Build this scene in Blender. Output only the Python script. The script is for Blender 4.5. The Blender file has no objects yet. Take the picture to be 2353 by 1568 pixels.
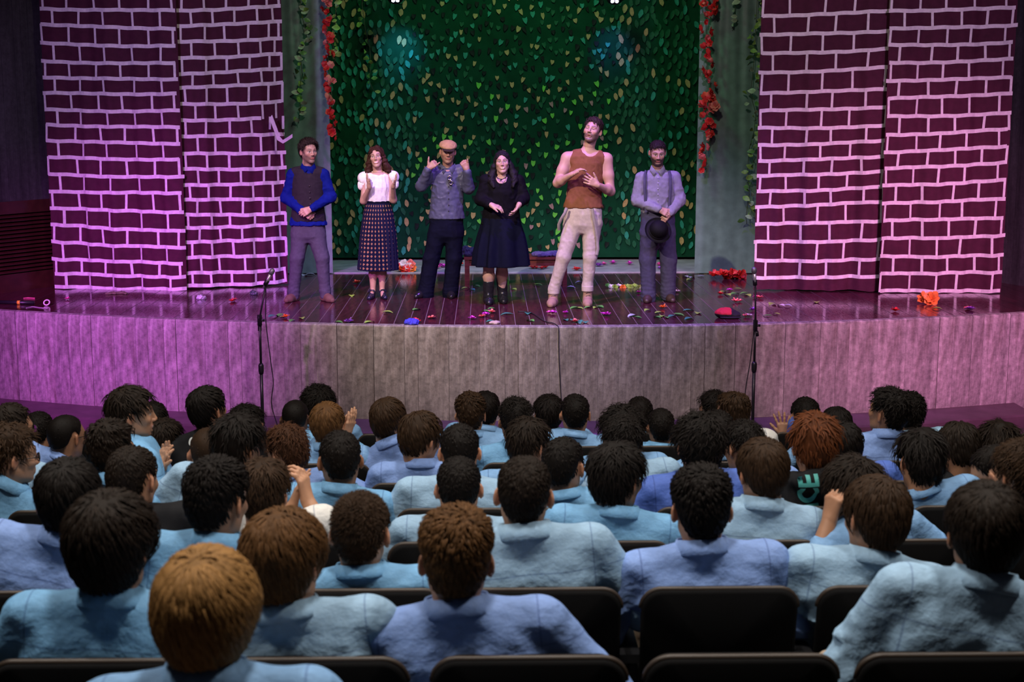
import bpy, bmesh, math, random
import numpy as np
from mathutils import Matrix, Vector

# ------------------------------------------------------------------ camera, world, lights
SC = bpy.context.scene
COL = SC.collection
FPX = 3268.0
IW, IH = 2353.0, 1568.0
CAMZ = 3.155
PITCH = math.atan(556.0 / FPX)
YAW = math.radians(1.1)
cam_data = bpy.data.cameras.new('camera')
cam_data.lens = 50.0
cam_data.sensor_width = 36.0
cam_data.clip_end = 200
cam_data.dof.use_dof = True
cam_data.dof.focus_distance = 13.5
cam_data.dof.aperture_fstop = 6.0
cam = bpy.data.objects.new('camera', cam_data)
cam.location = (0, 0, CAMZ)
cam.rotation_euler = (math.pi / 2 - PITCH, 0, -YAW)
COL.objects.link(cam)
SC.camera = cam
SC.view_settings.view_transform = 'Standard'
SC.view_settings.look = 'None'
SC.view_settings.gamma = 1.0
SC.view_settings.use_curve_mapping = False
SC.view_settings.exposure = 0.0

world = bpy.data.worlds.new('hall_ambient')
SC.world = world
world.use_nodes = True
world.node_tree.nodes['Background'].inputs[0].default_value = (0.55, 0.5, 0.6, 1)
world.node_tree.nodes['Background'].inputs[1].default_value = 0.015


def spot(name, loc, aim, color, energy, size_deg, blend=0.5, radius=0.12):
    d = bpy.data.lights.new(name, 'SPOT')
    d.color = color
    d.energy = energy
    d.spot_size = math.radians(size_deg)
    d.spot_blend = blend
    d.shadow_soft_size = radius
    o = bpy.data.objects.new(name, d)
    o.location = loc
    o.rotation_euler = (Vector(aim) - Vector(loc)).to_track_quat('-Z', 'Y').to_euler()
    COL.objects.link(o)
    return o


def area(name, loc, aim, color, energy, sx, sy, spread=180):
    d = bpy.data.lights.new(name, 'AREA')
    d.shape = 'RECTANGLE'
    d.size = sx
    d.size_y = sy
    d.color = color
    d.energy = energy
    d.spread = math.radians(spread)
    o = bpy.data.objects.new(name, d)
    o.location = loc
    o.rotation_euler = (Vector(aim) - Vector(loc)).to_track_quat('-Z', 'Y').to_euler()
    COL.objects.link(o)
    return o


# stage wash lights on the side walls of the hall, front spots, back lights, an added wall wash, house lights
spot('magenta_wash_light', (-5.0, 7.6, 4.6), (-3.5, 15.4, 0.7), (0.80, 0.14, 1.0), 4300, 38, 1.0, 0.15)
spot('violet_side_light', (-4.2, 8.0, 5.6), (-3.3, 16.2, 2.2), (0.62, 0.36, 1.0), 1250, 46, 1.0, 0.15)
spot('pink_wash_light', (5.6, 7.6, 4.8), (4.6, 15.4, 0.8), (1.0, 0.30, 0.72), 3200, 42, 1.0, 0.15)
spot('mauve_side_light', (4.8, 8.0, 5.6), (4.6, 16.0, 2.3), (0.85, 0.50, 0.95), 1000, 58, 1.0, 0.15)
spot('front_key_light', (-3.4, 8.2, 7.4), (0.0, 15.2, 1.6), (1.0, 0.78, 0.70), 3700, 31, 0.7, 0.05)
spot('front_fill_light', (4.2, 8.2, 7.4), (0.6, 15.2, 1.6), (0.42, 0.34, 1.0), 1500, 31, 0.7, 0.05)
spot('blue_top_light', (0.8, 13.4, 6.8), (0.9, 15.0, 1.0), (0.34, 0.10, 1.0), 1700, 74, 0.9, 0.1)
spot('green_back_light', (0.4, 15.8, 6.6), (0.4, 19.1, 2.2), (0.30, 1.0, 0.50), 300, 95, 0.9, 0.3)
spot('dim_border_light', (0.4, 9.0, 7.6), (0.4, 16.5, 3.6), (1.0, 0.84, 0.76), 520, 85, 0.8, 0.3)
spot('added_wall_wash', (0.6, 5.0, 6.6), (0.6, 13.6, 0.45), (1.0, 0.66, 0.72), 950, 46, 0.9, 0.2)  # added spot that brightens the middle of the stage wall, in place of house-light spill
for _i, (_x, _y) in enumerate(((-2.6, 3.4), (0.0, 3.2), (2.6, 3.4), (-3.0, 6.6), (0.0, 6.8), (3.0, 6.6))):
    area('house_light_%d' % (_i + 1), (_x, _y, 6.4), (_x, _y + 0.1, 0), (1.0, 0.92, 0.83), 64, 0.5, 0.5, 130)

# ------------------------------------------------------------------ camera geometry helpers
_cp, _sp = math.cos(PITCH), math.sin(PITCH)
_cy, _sy = math.cos(YAW), math.sin(YAW)
FW = np.array([_sy * _cp, _cy * _cp, -_sp])
RT = np.array([_cy, -_sy, 0.0])
UP = np.cross(RT, FW)
CAM = np.array([0, 0, CAMZ])


def ray(px, py):
    return FW + RT * ((px - IW / 2) / FPX) - UP * ((py - IH / 2) / FPX)


def onz(px, py, z):
    r = ray(px, py)
    return CAM + r * ((z - CAMZ) / r[2])


def ony(px, py, y):
    r = ray(px, py)
    return CAM + r * (y / r[1])


# ------------------------------------------------------------------ materials
MATS = {}


def nd(nt, t, **kw):
    n = nt.nodes.new(t)
    for k, v in kw.items():
        setattr(n, k, v)
    return n


def mk(name, col, rough=0.6, metal=0.0, var=None, bump=None, attr=None, rnd=0.0, spec=0.5, stretch=(1, 1, 1),
       emis=None, sheen=0.0, coords='Object', var2=None, rough_var=None, fine=None):
    """procedural principled material. var=(scale, dark_factor): noise towards a darker tone; var2=(scale, rgb, lo, hi): stains;
    bump=(scale, strength, distance); rnd: per object tone change; attr: colour attribute used as base colour"""
    if name in MATS:
        return MATS[name]
    m = bpy.data.materials.new(name)
    m.use_nodes = True
    nt = m.node_tree
    b = nt.nodes['Principled BSDF']
    b.inputs['Roughness'].default_value = rough
    b.inputs['Metallic'].default_value = metal
    b.inputs['Specular IOR Level'].default_value = spec
    if sheen:
        b.inputs['Sheen Weight'].default_value = sheen
    tc = nd(nt, 'ShaderNodeTexCoord')
    mp = nd(nt, 'ShaderNodeMapping')
    mp.inputs['Scale'].default_value = stretch
    nt.links.new(tc.outputs[coords], mp.inputs['Vector'])
    cur = None
    if attr:
        a = nd(nt, 'ShaderNodeVertexColor', layer_name=attr)
        cur = a.outputs['Color']
    else:
        r = nd(nt, 'ShaderNodeRGB')
        r.outputs[0].default_value = (*col, 1)
        cur = r.outputs[0]
    if var:
        nz = nd(nt, 'ShaderNodeTexNoise')
        nz.inputs['Scale'].default_value = var[0]
        nz.inputs['Detail'].default_value = 5
        nt.links.new(mp.outputs[0], nz.inputs['Vector'])
        mr = nd(nt, 'ShaderNodeMapRange')
        mr.inputs['From Min'].default_value = 0.3
        mr.inputs['From Max'].default_value = 0.7
        mr.inputs['To Min'].default_value = var[1]
        mr.inputs['To Max'].default_value = 1.0 + (1.0 - var[1]) * 0.5
        nt.links.new(nz.outputs['Fac'], mr.inputs['Value'])
        vm = nd(nt, 'ShaderNodeVectorMath', operation='SCALE')
        nt.links.new(cur, vm.inputs[0])
        nt.links.new(mr.outputs[0], vm.inputs['Scale'])
        cur = vm.outputs[0]
    if var2:
        nz = nd(nt, 'ShaderNodeTexNoise')
        nz.inputs['Scale'].default_value = var2[0]
        nz.inputs['Detail'].default_value = 7
        nz.inputs['Roughness'].default_value = 0.65
        nt.links.new(mp.outputs[0], nz.inputs['Vector'])
        mr = nd(nt, 'ShaderNodeMapRange')
        mr.inputs['From Min'].default_value = var2[2]
        mr.inputs['From Max'].default_value = var2[3]
        nt.links.new(nz.outputs['Fac'], mr.inputs['Value'])
        mx = nd(nt, 'ShaderNodeMix', data_type='RGBA')
        nt.links.new(mr.outputs[0], mx.inputs[0])
        nt.links.new(cur, mx.inputs[6])
        mx.inputs[7].default_value = (*var2[1], 1)
        cur = mx.outputs[2]
    if fine:
        nz = nd(nt, 'ShaderNodeTexNoise')
        nz.inputs['Scale'].default_value = fine[0]
        nz.inputs['Detail'].default_value = 8
        nz.inputs['Roughness'].default_value = 0.75
        nt.links.new(tc.outputs[coords], nz.inputs['Vector'])
        mr = nd(nt, 'ShaderNodeMapRange')
        mr.inputs['From Min'].default_value = 0.32
        mr.inputs['From Max'].default_value = 0.68
        mr.inputs['To Min'].default_value = fine[1]
        mr.inputs['To Max'].default_value = 2.0 - fine[1]
        nt.links.new(nz.outputs['Fac'], mr.inputs['Value'])
        vm = nd(nt, 'ShaderNodeVectorMath', operation='SCALE')
        nt.links.new(cur, vm.inputs[0])
        nt.links.new(mr.outputs[0], vm.inputs['Scale'])
        cur = vm.outputs[0]
    if rnd:
        oi = nd(nt, 'ShaderNodeObjectInfo')
        mr = nd(nt, 'ShaderNodeMapRange')
        mr.inputs['To Min'].default_value = 1.0 - rnd
        mr.inputs['To Max'].default_value = 1.0 + rnd
        nt.links.new(oi.outputs['Random'], mr.inputs['Value'])
        vm = nd(nt, 'ShaderNodeVectorMath', operation='SCALE')
        nt.links.new(cur, vm.inputs[0])
        nt.links.new(mr.outputs[0], vm.inputs['Scale'])
        cur = vm.outputs[0]
    nt.links.new(cur, b.inputs['Base Color'])
    if rough_var:
        nz = nd(nt, 'ShaderNodeTexNoise')
        nz.inputs['Scale'].default_value = rough_var[0]
        nz.inputs['Detail'].default_value = 6
        nt.links.new(mp.outputs[0], nz.inputs['Vector'])
        mr = nd(nt, 'ShaderNodeMapRange')
        mr.inputs['From Min'].default_value = 0.35
        mr.inputs['From Max'].default_value = 0.7
        mr.inputs['To Min'].default_value = rough_var[1]
        mr.inputs['To Max'].default_value = rough_var[2]
        nt.links.new(nz.outputs['Fac'], mr.inputs['Value'])
        nt.links.new(mr.outputs[0], b.inputs['Roughness'])
    if bump:
        nz = nd(nt, 'ShaderNodeTexNoise')
        nz.inputs['Scale'].default_value = bump[0]
        nz.inputs['Detail'].default_value = 4
        nt.links.new(mp.outputs[0], nz.inputs['Vector'])
        bp = nd(nt, 'ShaderNodeBump')
        bp.inputs['Strength'].default_value = bump[1]
        bp.inputs['Distance'].default_value = bump[2]
        nt.links.new(nz.outputs['Fac'], bp.inputs['Height'])
        nt.links.new(bp.outputs[0], b.inputs['Normal'])
    if emis:
        b.inputs['Emission Color'].default_value = (*emis[0], 1)
        b.inputs['Emission Strength'].default_value = emis[1]
    MATS[name] = m
    return m


# ------------------------------------------------------------------ object helpers
def mesh_np(name, V, F, smooth=True, cols=None):
    """mesh from an (n,3) array and an (m,4) or (m,3) int array (or list of polygons)"""
    me = bpy.data.meshes.new(name)
    V = np.asarray(V, dtype=np.float32)
    if isinstance(F, np.ndarray):
        k = F.shape[1]
        m = len(F)
        me.vertices.add(len(V))
        me.vertices.foreach_set('co', V.ravel())
        me.loops.add(m * k)
        me.loops.foreach_set('vertex_index', F.astype(np.int32).ravel())
        me.polygons.add(m)
        me.polygons.foreach_set('loop_start', np.arange(0, m * k, k, dtype=np.int32))
        me.polygons.foreach_set('use_smooth', np.full(m, smooth))
        me.update(calc_edges=True)
        me.validate()
    else:
        me.from_pydata([tuple(map(float, v)) for v in V], [], [tuple(map(int, f)) for f in F])
        me.polygons.foreach_set('use_smooth', np.full(len(me.polygons), smooth))
        me.update()
    if cols is not None:
        ca = me.color_attributes.new('col', 'FLOAT_COLOR', 'POINT')
        c4 = np.ones((len(V), 4), dtype=np.float32)
        c4[:, :3] = cols
        ca.data.foreach_set('color', c4.ravel())
    return me


def obj(name, me, mat=None, parent=None, loc=None, rot=None, label=None, cat=None, group=None, kind=None):
    o = bpy.data.objects.new(name, me)
    COL.objects.link(o)
    if mat is not None and me is not None and len(me.materials) == 0:
        me.materials.append(mat)
    if parent is not None:
        o.parent = parent
    if loc is not None:
        o.location = loc
    if rot is not None:
        o.rotation_euler = rot
    tag(o, label, cat, group, kind)
    return o


def tag(o, label=None, cat=None, group=None, kind=None):
    if label:
        o['label'] = label
    if cat:
        o['category'] = cat
    if group:
        o['group'] = group
    if kind:
        o['kind'] = kind
    return o


def empty(name, loc, label=None, cat=None, group=None, rot=None):
    return obj(name, None, None, None, loc, rot, label, cat, group)


class MB:
    """collects simple shapes for one mesh"""
    def __init__(s):
        s.v = []
        s.f = []

    def add(s, V, F):
        n = len(s.v)
        s.v += [tuple(map(float, p)) for p in V]
        s.f += [tuple(i + n for i in q) for q in F]

    def box(s, lo, hi):
        (a, b, c), (d, e, g) = lo, hi
        s.add([(a, b, c), (d, b, c), (d, e, c), (a, e, c), (a, b, g), (d, b, g), (d, e, g), (a, e, g)],
              [(0, 3, 2, 1), (4, 5, 6, 7), (0, 1, 5, 4), (1, 2, 6, 5), (2, 3, 7, 6), (3, 0, 4, 7)])

    def tube(s, pts, r, n=8, caps=True):
        pts = [np.array(p, float) for p in pts]
        rs = r if hasattr(r, '__len__') else [r] * len(pts)
        V, F = [], []
        up = np.array([0.13, 0.21, 0.97])
        for i, p in enumerate(pts):
            t = pts[min(i + 1, len(pts) - 1)] - pts[max(i - 1, 0)]
            t = t / (np.linalg.norm(t) + 1e-9)
            a = np.cross(t, up)
            if np.linalg.norm(a) < 0.1:
                a = np.cross(t, np.array([1.0, 0, 0]))
            a /= np.linalg.norm(a)
            b = np.cross(t, a)
            for k in range(n):
                an = 2 * math.pi * k / n
                V.append(p + rs[i] * (math.cos(an) * a + math.sin(an) * b))
        for i in range(len(pts) - 1):
            for k in range(n):
                k2 = (k + 1) % n
                F.append((i * n + k, i * n + k2, (i + 1) * n + k2, (i + 1) * n + k))
        if caps:
            F.append(tuple(range(n - 1, -1, -1)))
            F.append(tuple((len(pts) - 1) * n + k for k in range(n)))
        s.add(V, F)

    def grid(s, P):
        """P: (a,b,3) array of points"""
        a, b = P.shape[:2]
        s.add(P.reshape(-1, 3), [(i * b + j, i * b + j + 1, (i + 1) * b + j + 1, (i + 1) * b + j)
                                 for i in range(a - 1) for j in range(b - 1)])

    def lathe(s, prof, n=20, c=(0, 0, 0)):
        V, F = [], []
        for (r, z) in prof:
            for k in range(n):
                a = 2 * math.pi * k / n
                V.append((c[0] + r * math.cos(a), c[1] + r * math.sin(a), c[2] + z))
        for i in range(len(prof) - 1):
            for k in range(n):
                k2 = (k + 1) % n
                F.append((i * n + k, i * n + k2, (i + 1) * n + k2, (i + 1) * n + k))
        s.add(V, F)

    def mesh(s, name, smooth=False):
        return mesh_np(name, np.array(s.v), s.f, smooth)


def vnoise(P, sc, seed=0):
    """value noise in [-1,1], vectorised; P (...,3)"""
    q = np.asarray(P, dtype=np.float32) * sc + seed * 17.13
    i = np.floor(q).astype(np.int64)
    fr = q - i
    fr = fr * fr * (3 - 2 * fr)

    def hsh(a, b, c):
        n = (a * 374761393 + b * 668265263 + c * 2147483647 + seed * 974711) & 0xFFFFFFFF
        n = ((n ^ (n >> 13)) * 1274126177) & 0xFFFFFFFF
        n = n ^ (n >> 16)
        return (n & 0xFFFF).astype(np.float32) / 32767.5 - 1.0
    x, y, z = i[..., 0], i[..., 1], i[..., 2]
    fx, fy, fz = fr[..., 0], fr[..., 1], fr[..., 2]
    out = 0
    for dx in (0, 1):
        wx = fx if dx else 1 - fx
        for dy in (0, 1):
            wy = fy if dy else 1 - fy
            for dz in (0, 1):
                wz = fz if dz else 1 - fz
                out = out + hsh(x + dx, y + dy, z + dz) * (wx * wy * wz)
    return out


# ------------------------------------------------------------------ signed distance modelling
def rotm(yaw=0, pitch=0, roll=0):
    """columns: local x, y(front), z axes; yaw turns about z, pitch > 0 looks up, roll leans to the local right"""
    m = Matrix.Rotation(yaw, 3, 'Z') @ Matrix.Rotation(pitch, 3, 'X') @ Matrix.Rotation(roll, 3, 'Y')
    return np.array(m)


def smin(a, b, k):
    h = np.maximum(k - np.abs(a - b), 0) / k
    return np.minimum(a, b) - h * h * k * 0.25


class SDF:
    def __init__(s, h=0.006):
        s.h = h
        s.ops = []

    def rc(s, a, b, r1, r2=None, k=0.012, mode='u'):
        a = np.asarray(a, dtype=np.float32)
        b = np.asarray(b, dtype=np.float32)
        r2 = r1 if r2 is None else r2
        rm = max(r1, r2)
        ba = b - a
        L = float(ba @ ba) + 1e-12

        def fn(X, Y, Z):
            px, py, pz = X - a[0], Y - a[1], Z - a[2]
            t = np.clip((px * ba[0] + py * ba[1] + pz * ba[2]) / L, 0, 1)
            return np.sqrt((px - t * ba[0]) ** 2 + (py - t * ba[1]) ** 2 + (pz - t * ba[2]) ** 2) - (r1 + (r2 - r1) * t)
        s.ops.append((fn, np.minimum(a, b) - rm, np.maximum(a, b) + rm, k, mode))

    def chain(s, pts, rs, k=0.015, mode='u'):
        for i in range(len(pts) - 1):
            s.rc(pts[i], pts[i + 1], rs[i], rs[i + 1], k, mode)

    def el(s, c, r, R=None, k=0.012, mode='u'):
        c = np.asarray(c, dtype=np.float32)
        r = np.asarray(r, dtype=np.float32)
        ext = r if R is None else np.abs(np.asarray(R)) @ r
        R = None if R is None else np.asarray(R, dtype=np.float32)

        def fn(X, Y, Z):
            px, py, pz = X - c[0], Y - c[1], Z - c[2]
            if R is not None:
                px, py, pz = (px * R[0, i] + py * R[1, i] + pz * R[2, i] for i in range(3))
            qx, qy, qz = px / r[0], py / r[1], pz / r[2]
            k0 = np.sqrt(qx * qx + qy * qy + qz * qz)
            k1 = np.sqrt((qx / r[0]) ** 2 + (qy / r[1]) ** 2 + (qz / r[2]) ** 2) + 1e-6
            return k0 * (k0 - 1) / k1
        s.ops.append((fn, c - ext, c + ext, k, mode))

    def box(s, c, half, rad=0.01, R=None, k=0.01, mode='u'):
        c = np.asarray(c, dtype=np.float32)
        half = np.asarray(half, dtype=np.float32)
        ext = half if R is None else np.abs(np.asarray(R)) @ half
        R = None if R is None else np.asarray(R, dtype=np.float32)

        def fn(X, Y, Z):
            px, py, pz = X - c[0], Y - c[1], Z - c[2]
            if R is not None:
                px, py, pz = (px * R[0, i] + py * R[1, i] + pz * R[2, i] for i in range(3))
            qx, qy, qz = (np.abs(p) - (half[i] - rad) for i, p in enumerate((px, py, pz)))
            o = np.sqrt(np.maximum(qx, 0) ** 2 + np.maximum(qy, 0) ** 2 + np.maximum(qz, 0) ** 2)
            return o + np.minimum(np.maximum(np.maximum(qx, qy), qz), 0) - rad
        s.ops.append((fn, c - ext, c + ext, k, mode))

    def stack(s, zs, cx, cy, a, b, k=0.012, mode='u', pleat=None):
        """vertical body of elliptical sections; pleat=(count, depth, z0): folds growing below z0"""
        zs = np.asarray(zs, float)
        o = np.argsort(zs)
        zs, cx, cy, a, b = zs[o], *(np.asarray(q, float)[o] for q in (cx, cy, a, b))
        lo = np.array([(cx - a).min() - 0.02, (cy - b).min() - 0.02, zs[0]], dtype=np.float32)
        hi = np.array([(cx + a).max() + 0.02, (cy + b).max() + 0.02, zs[-1]], dtype=np.float32)

        def fn(X, Y, Z):
            z = Z.ravel()
            sh = Z.shape
            g = [np.interp(z, zs, q).reshape(sh).astype(np.float32) for q in (cx, cy, a, b)]
            qx, qy = (X - g[0]) / g[2], (Y - g[1]) / g[3]
            rr = np.sqrt(qx * qx + qy * qy)
            d = (rr - 1) * np.minimum(g[2], g[3])
            if pleat:
                an = np.arctan2(qy, qx)
                w = np.clip((pleat[2] - Z) / 0.35, 0, 1)
                d = d - pleat[1] * w * np.sin(an * pleat[0] + 1.3 * np.sin(3 * an))
            return np.maximum(d, np.maximum(Z - zs[-1], zs[0] - Z))
        s.ops.append((fn, lo, hi, k, mode))

    def mesh(s, disp=None, lo=None, hi=None, clip=None):
        h = s.h
        U = [o for o in s.ops if o[4] == 'u']
        if lo is None:
            lo = np.min([o[1] for o in U], axis=0)
        if hi is None:
            hi = np.max([o[2] for o in U], axis=0)
        lo = np.asarray(lo, dtype=np.float32) - 3 * h
        hi = np.asarray(hi, dtype=np.float32) + 3 * h
        n = np.ceil((hi - lo) / h).astype(int) + 1
        ax = [(lo[i] + h * np.arange(n[i])).astype(np.float32) for i in range(3)]
        D = np.full(n, 0.06, dtype=np.float32)
        for fn, a, b, k, mode in s.ops:
            m = k + 2 * h + (0.02 if mode == 'u' else 0.0)
            i0 = np.clip(np.floor((a - m - lo) / h).astype(int), 0, n)
            i1 = np.clip(np.ceil((b + m - lo) / h).astype(int) + 1, 0, n)
            if np.any(i1 <= i0):
                continue
            sl = tuple(slice(i0[i], i1[i]) for i in range(3))
            X = ax[0][sl[0]][:, None, None]
            Y = ax[1][sl[1]][None, :, None]
            Z = ax[2][sl[2]][None, None, :]
            X, Y, Z = np.broadcast_arrays(X, Y, Z)
            d = fn(X, Y, Z).astype(np.float32)
            if mode == 'u':
                D[sl] = smin(D[sl], d, k)
            else:
                D[sl] = -smin(-D[sl], d, k)
        if disp is not None:
            near = np.nonzero(np.abs(D) < 0.03)
            P = np.stack([ax[i][near[i]] for i in range(3)], axis=1)
            D[near] -= disp(P).astype(np.float32)
        if clip is not None:
            X, Y, Z = np.meshgrid(*ax, indexing='ij', sparse=True)
            D = np.maximum(D, np.broadcast_to(clip(X, Y, Z), D.shape))
        D[0], D[-1] = 0.05, 0.05
        D[:, 0], D[:, -1] = 0.05, 0.05
        D[:, :, 0], D[:, :, -1] = 0.05, 0.05
        return surface_net(D, lo, h)


def surface_net(D, lo, h):
    S = D < 0
    c = [n - 1 for n in D.shape]
    cnt = np.zeros(c, dtype=np.int8)
    for dx in (0, 1):
        for dy in (0, 1):
            for dz in (0, 1):
                cnt += S[dx:c[0] + dx, dy:c[1] + dy, dz:c[2] + dz]
    act = (cnt > 0) & (cnt < 8)
    I = np.array(np.nonzero(act)).T
    idx = np.full(c, -1, dtype=np.int32)
    idx[act] = np.arange(len(I))
    acc = np.zeros((len(I), 3), dtype=np.float32)
    num = np.zeros(len(I), dtype=np.float32)
    corners = [(x, y, z) for x in (0, 1) for y in (0, 1) for z in (0, 1)]
    val = {q: D[I[:, 0] + q[0], I[:, 1] + q[1], I[:, 2] + q[2]] for q in corners}
    for q in corners:
        for a in range(3):
            if q[a] == 0:
                r = list(q)
                r[a] = 1
                d0, d1 = val[q], val[tuple(r)]
                cr = (d0 < 0) != (d1 < 0)
                t = np.where(cr, d0 / np.where(cr, d0 - d1, 1), 0)
                for b in range(3):
                    acc[:, b] += np.where(cr, (q[b] + t) if b == a else q[b], 0)
                num += cr
    V = lo + h * (I + acc / num[:, None])
    F = []
    for a in range(3):
        b, d = (a + 1) % 3, (a + 2) % 3
        sl0 = [slice(1, -1)] * 3
        sl1 = [slice(1, -1)] * 3
        sl0[a] = slice(0, -1)
        sl1[a] = slice(1, None)
        s0, s1 = S[tuple(sl0)], S[tuple(sl1)]
        for inv in (False, True):
            m = (s0 & ~s1) if not inv else (~s0 & s1)
            J = np.array(np.nonzero(m)).T
            if not len(J):
                continue
            J[:, b] += 1
            J[:, d] += 1
            eb = np.zeros(3, int)
            eb[b] = 1
            ed = np.zeros(3, int)
            ed[d] = 1
            q = [J - eb - ed, J - ed, J, J - eb]
            ids = np.stack([idx[p[:, 0], p[:, 1], p[:, 2]] for p in q], axis=1)
            F.append(ids if not inv else ids[:, ::-1])
    return V, np.concatenate(F)
# ------------------------------------------------------------------ the setting
RNG = random.Random(7)
STAGE = 1.0


def edge_y(x):
    return 13.48 + 0.0348 * (x - 0.765) ** 2


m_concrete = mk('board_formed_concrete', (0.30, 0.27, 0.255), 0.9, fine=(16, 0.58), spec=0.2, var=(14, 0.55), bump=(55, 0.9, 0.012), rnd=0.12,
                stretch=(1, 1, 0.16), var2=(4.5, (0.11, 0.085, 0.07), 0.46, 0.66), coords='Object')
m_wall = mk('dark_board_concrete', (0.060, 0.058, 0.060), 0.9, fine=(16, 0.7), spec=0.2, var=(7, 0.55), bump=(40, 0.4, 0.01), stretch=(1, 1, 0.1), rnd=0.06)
m_plank = mk('varnished_stage_plank', (0.065, 0.014, 0.024), 0.14, var=(5, 0.6), rnd=0.28, stretch=(6, 0.7, 1), spec=0.5,
             rough_var=(14, 0.08, 0.22), coords='Object', bump=(25, 0.03, 0.002))
m_joint = mk('dusty_plank_joint', (0.20, 0.15, 0.16), 0.8)
m_ledge = mk('painted_ledge', (0.085, 0.050, 0.065), 0.5, var=(6, 0.7))
m_hall = mk('dark_hall_floor', (0.055, 0.045, 0.045), 0.6, var=(8, 0.6), bump=(60, 0.2, 0.003))
m_pale = mk('pale_stage_floor', (0.33, 0.37, 0.36), 0.45, var=(6, 0.7))
m_louvre = mk('dark_red_louvre', (0.060, 0.016, 0.013), 0.3, var=(10, 0.7))
m_louvre_back = mk('louvre_void', (0.02, 0.008, 0.008), 0.8)

# hall floor: steps under the rows, then a slope down to the ledge
ROW_Y = [3.13 + 0.775 * (i - 1) for i in range(10)]
ROW_Z = [1.03 - 0.108 * (i - 1) for i in range(10)]
b = MB()
prof = [(-1.5, ROW_Z[0] + 0.216)]
for i in range(9):
    y0 = ROW_Y[i] - 0.2
    zprev = prof[-1][1]
    prof += [(y0, zprev), (y0 + 0.004, ROW_Z[i])]
prof += [(ROW_Y[8] + 0.75, ROW_Z[8]), (12.2, -0.06), (15.0, -0.06)]
P = np.array([[(x, y, z) for x in (-7.5, 7.5)] for (y, z) in prof])
b.grid(P[:, ::-1])
obj('floor', b.mesh('hall_floor'), m_hall, kind='structure', label='dark stepped hall floor under the rows of seats')

# curved stage front wall made of board-formed panels
stage_wall = empty('wall_front', (0, 0, 0), 'curved board-formed concrete wall below the stage')
stage_wall['kind'] = 'structure'
x = -7.0
xs = [x]
while x < 8.0:
    x += RNG.choice([0.13, 0.17, 0.20, 0.24, 0.30, 0.36])
    xs.append(x)
b = MB()
P = np.array([[(xx, edge_y(xx) + 0.016, z) for z in (-0.1, STAGE - 0.004)] for xx in np.linspace(-7, 8.2, 60)])
b.grid(P)
obj('backing', b.mesh('wall_backing'), mk('concrete_joint', (0.10, 0.085, 0.07), 0.9), stage_wall)
for i in range(len(xs) - 1):
    gp = RNG.choice([0.0006, 0.0006, 0.0008, 0.0025])
    x0, x1 = xs[i] + gp, xs[i + 1] - gp
    dy = RNG.uniform(-0.004, 0.003)
    y0, y1 = edge_y(x0) + dy, edge_y(x1) + dy
    cx, cy_ = (x0 + x1) / 2, (y0 + y1) / 2
    b = MB()
    t = 0.09
    zz = STAGE + 0.002
    V = [(x0, y0, -0.06), (x1, y1, -0.06), (x1, y1, zz - 0.012), (x0, y0, zz - 0.012), (x0, y0 + 0.012, zz), (x1, y1 + 0.012, zz),
         (x1, y1 + t, zz), (x0, y0 + t, zz)]
    V = [(p[0] - cx, p[1] - cy_, p[2]) for p in V]
    b.add(V, [(0, 1, 2, 3), (3, 2, 5, 4), (4, 5, 6, 7), (0, 3, 4, 7), (1, 6, 5, 2)])
    obj('concrete_panel', b.mesh('concrete_panel'), m_concrete, stage_wall, (cx, cy_, 0))

# ledge along the foot of the stage wall
b = MB()
xx = np.linspace(-7, 5.45, 50)
P = np.array([[(q, edge_y(q) + 0.05, 0.07), (q, edge_y(q) - 0.52, 0.07), (q, edge_y(q) - 0.545, 0.055), (q, edge_y(q) - 0.545, -0.08)] for q in xx])
b.grid(P)
b.add([P[-1, 0], P[-1, 1], P[-1, 2], P[-1, 3], (5.45, edge_y(5.45) + 0.05, -0.08)], [(0, 1, 2, 3, 4)])
obj('trim_1', b.mesh('ledge'), m_ledge, kind='structure', label='dark low ledge along the foot of the stage wall')

# stage floor: base with joints showing, planks as parts
stage_floor = empty('floor_stage', (0, 0, 0), 'varnished dark plank floor of the stage')
stage_floor['kind'] = 'structure'
b = MB()
P = np.array([[(q, edge_y(q) + 0.085, STAGE - 0.003), (q, 17.76, STAGE - 0.003)] for q in np.linspace(-7, 8, 60)])
b.grid(P)
obj('subfloor', b.mesh('subfloor'), m_joint, stage_floor)
pw = 0.148
k0 = int(-6.9 / pw)
plank_n = 0
for k in range(k0, int(7.6 / pw)):
    xa, xb = k * pw + 0.003, (k + 1) * pw - 0.003
    ya, yb = edge_y(xa) + 0.088, edge_y(xb) + 0.088
    far = 17.755
    y = max(ya, yb)
    cuts = [None]
    first = RNG.uniform(0.5, 2.4)
    yy = y + first
    while yy < far - 0.5:
        cuts.append(yy)
        yy += RNG.uniform(1.9, 2.6)
    cuts.append(far)
    for j in range(len(cuts) - 1):
        p0a = ya if cuts[j] is None else cuts[j] + 0.002
        p0b = yb if cuts[j] is None else cuts[j] + 0.002
        p1 = cuts[j + 1] - 0.002
        z = STAGE + RNG.uniform(-0.0006, 0.0006)
        ox, oy = xa, p0a
        tx = RNG.uniform(-0.0008, 0.0008)
        V = [(0, 0, z), (xb - xa, p0b - oy, z + tx), (xb - xa, p1 - oy, z + tx), (0, p1 - oy, z)]
        V += [(p[0], p[1], STAGE - 0.01) for p in V]
        b = MB()
        b.add(V, [(0, 1, 2, 3), (0, 4, 5, 1), (1, 5, 6, 2), (2, 6, 7, 3), (3, 7, 4, 0)])
        obj('plank', b.mesh('plank'), m_plank, stage_floor, (ox, oy, 0))
        plank_n += 1
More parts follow.
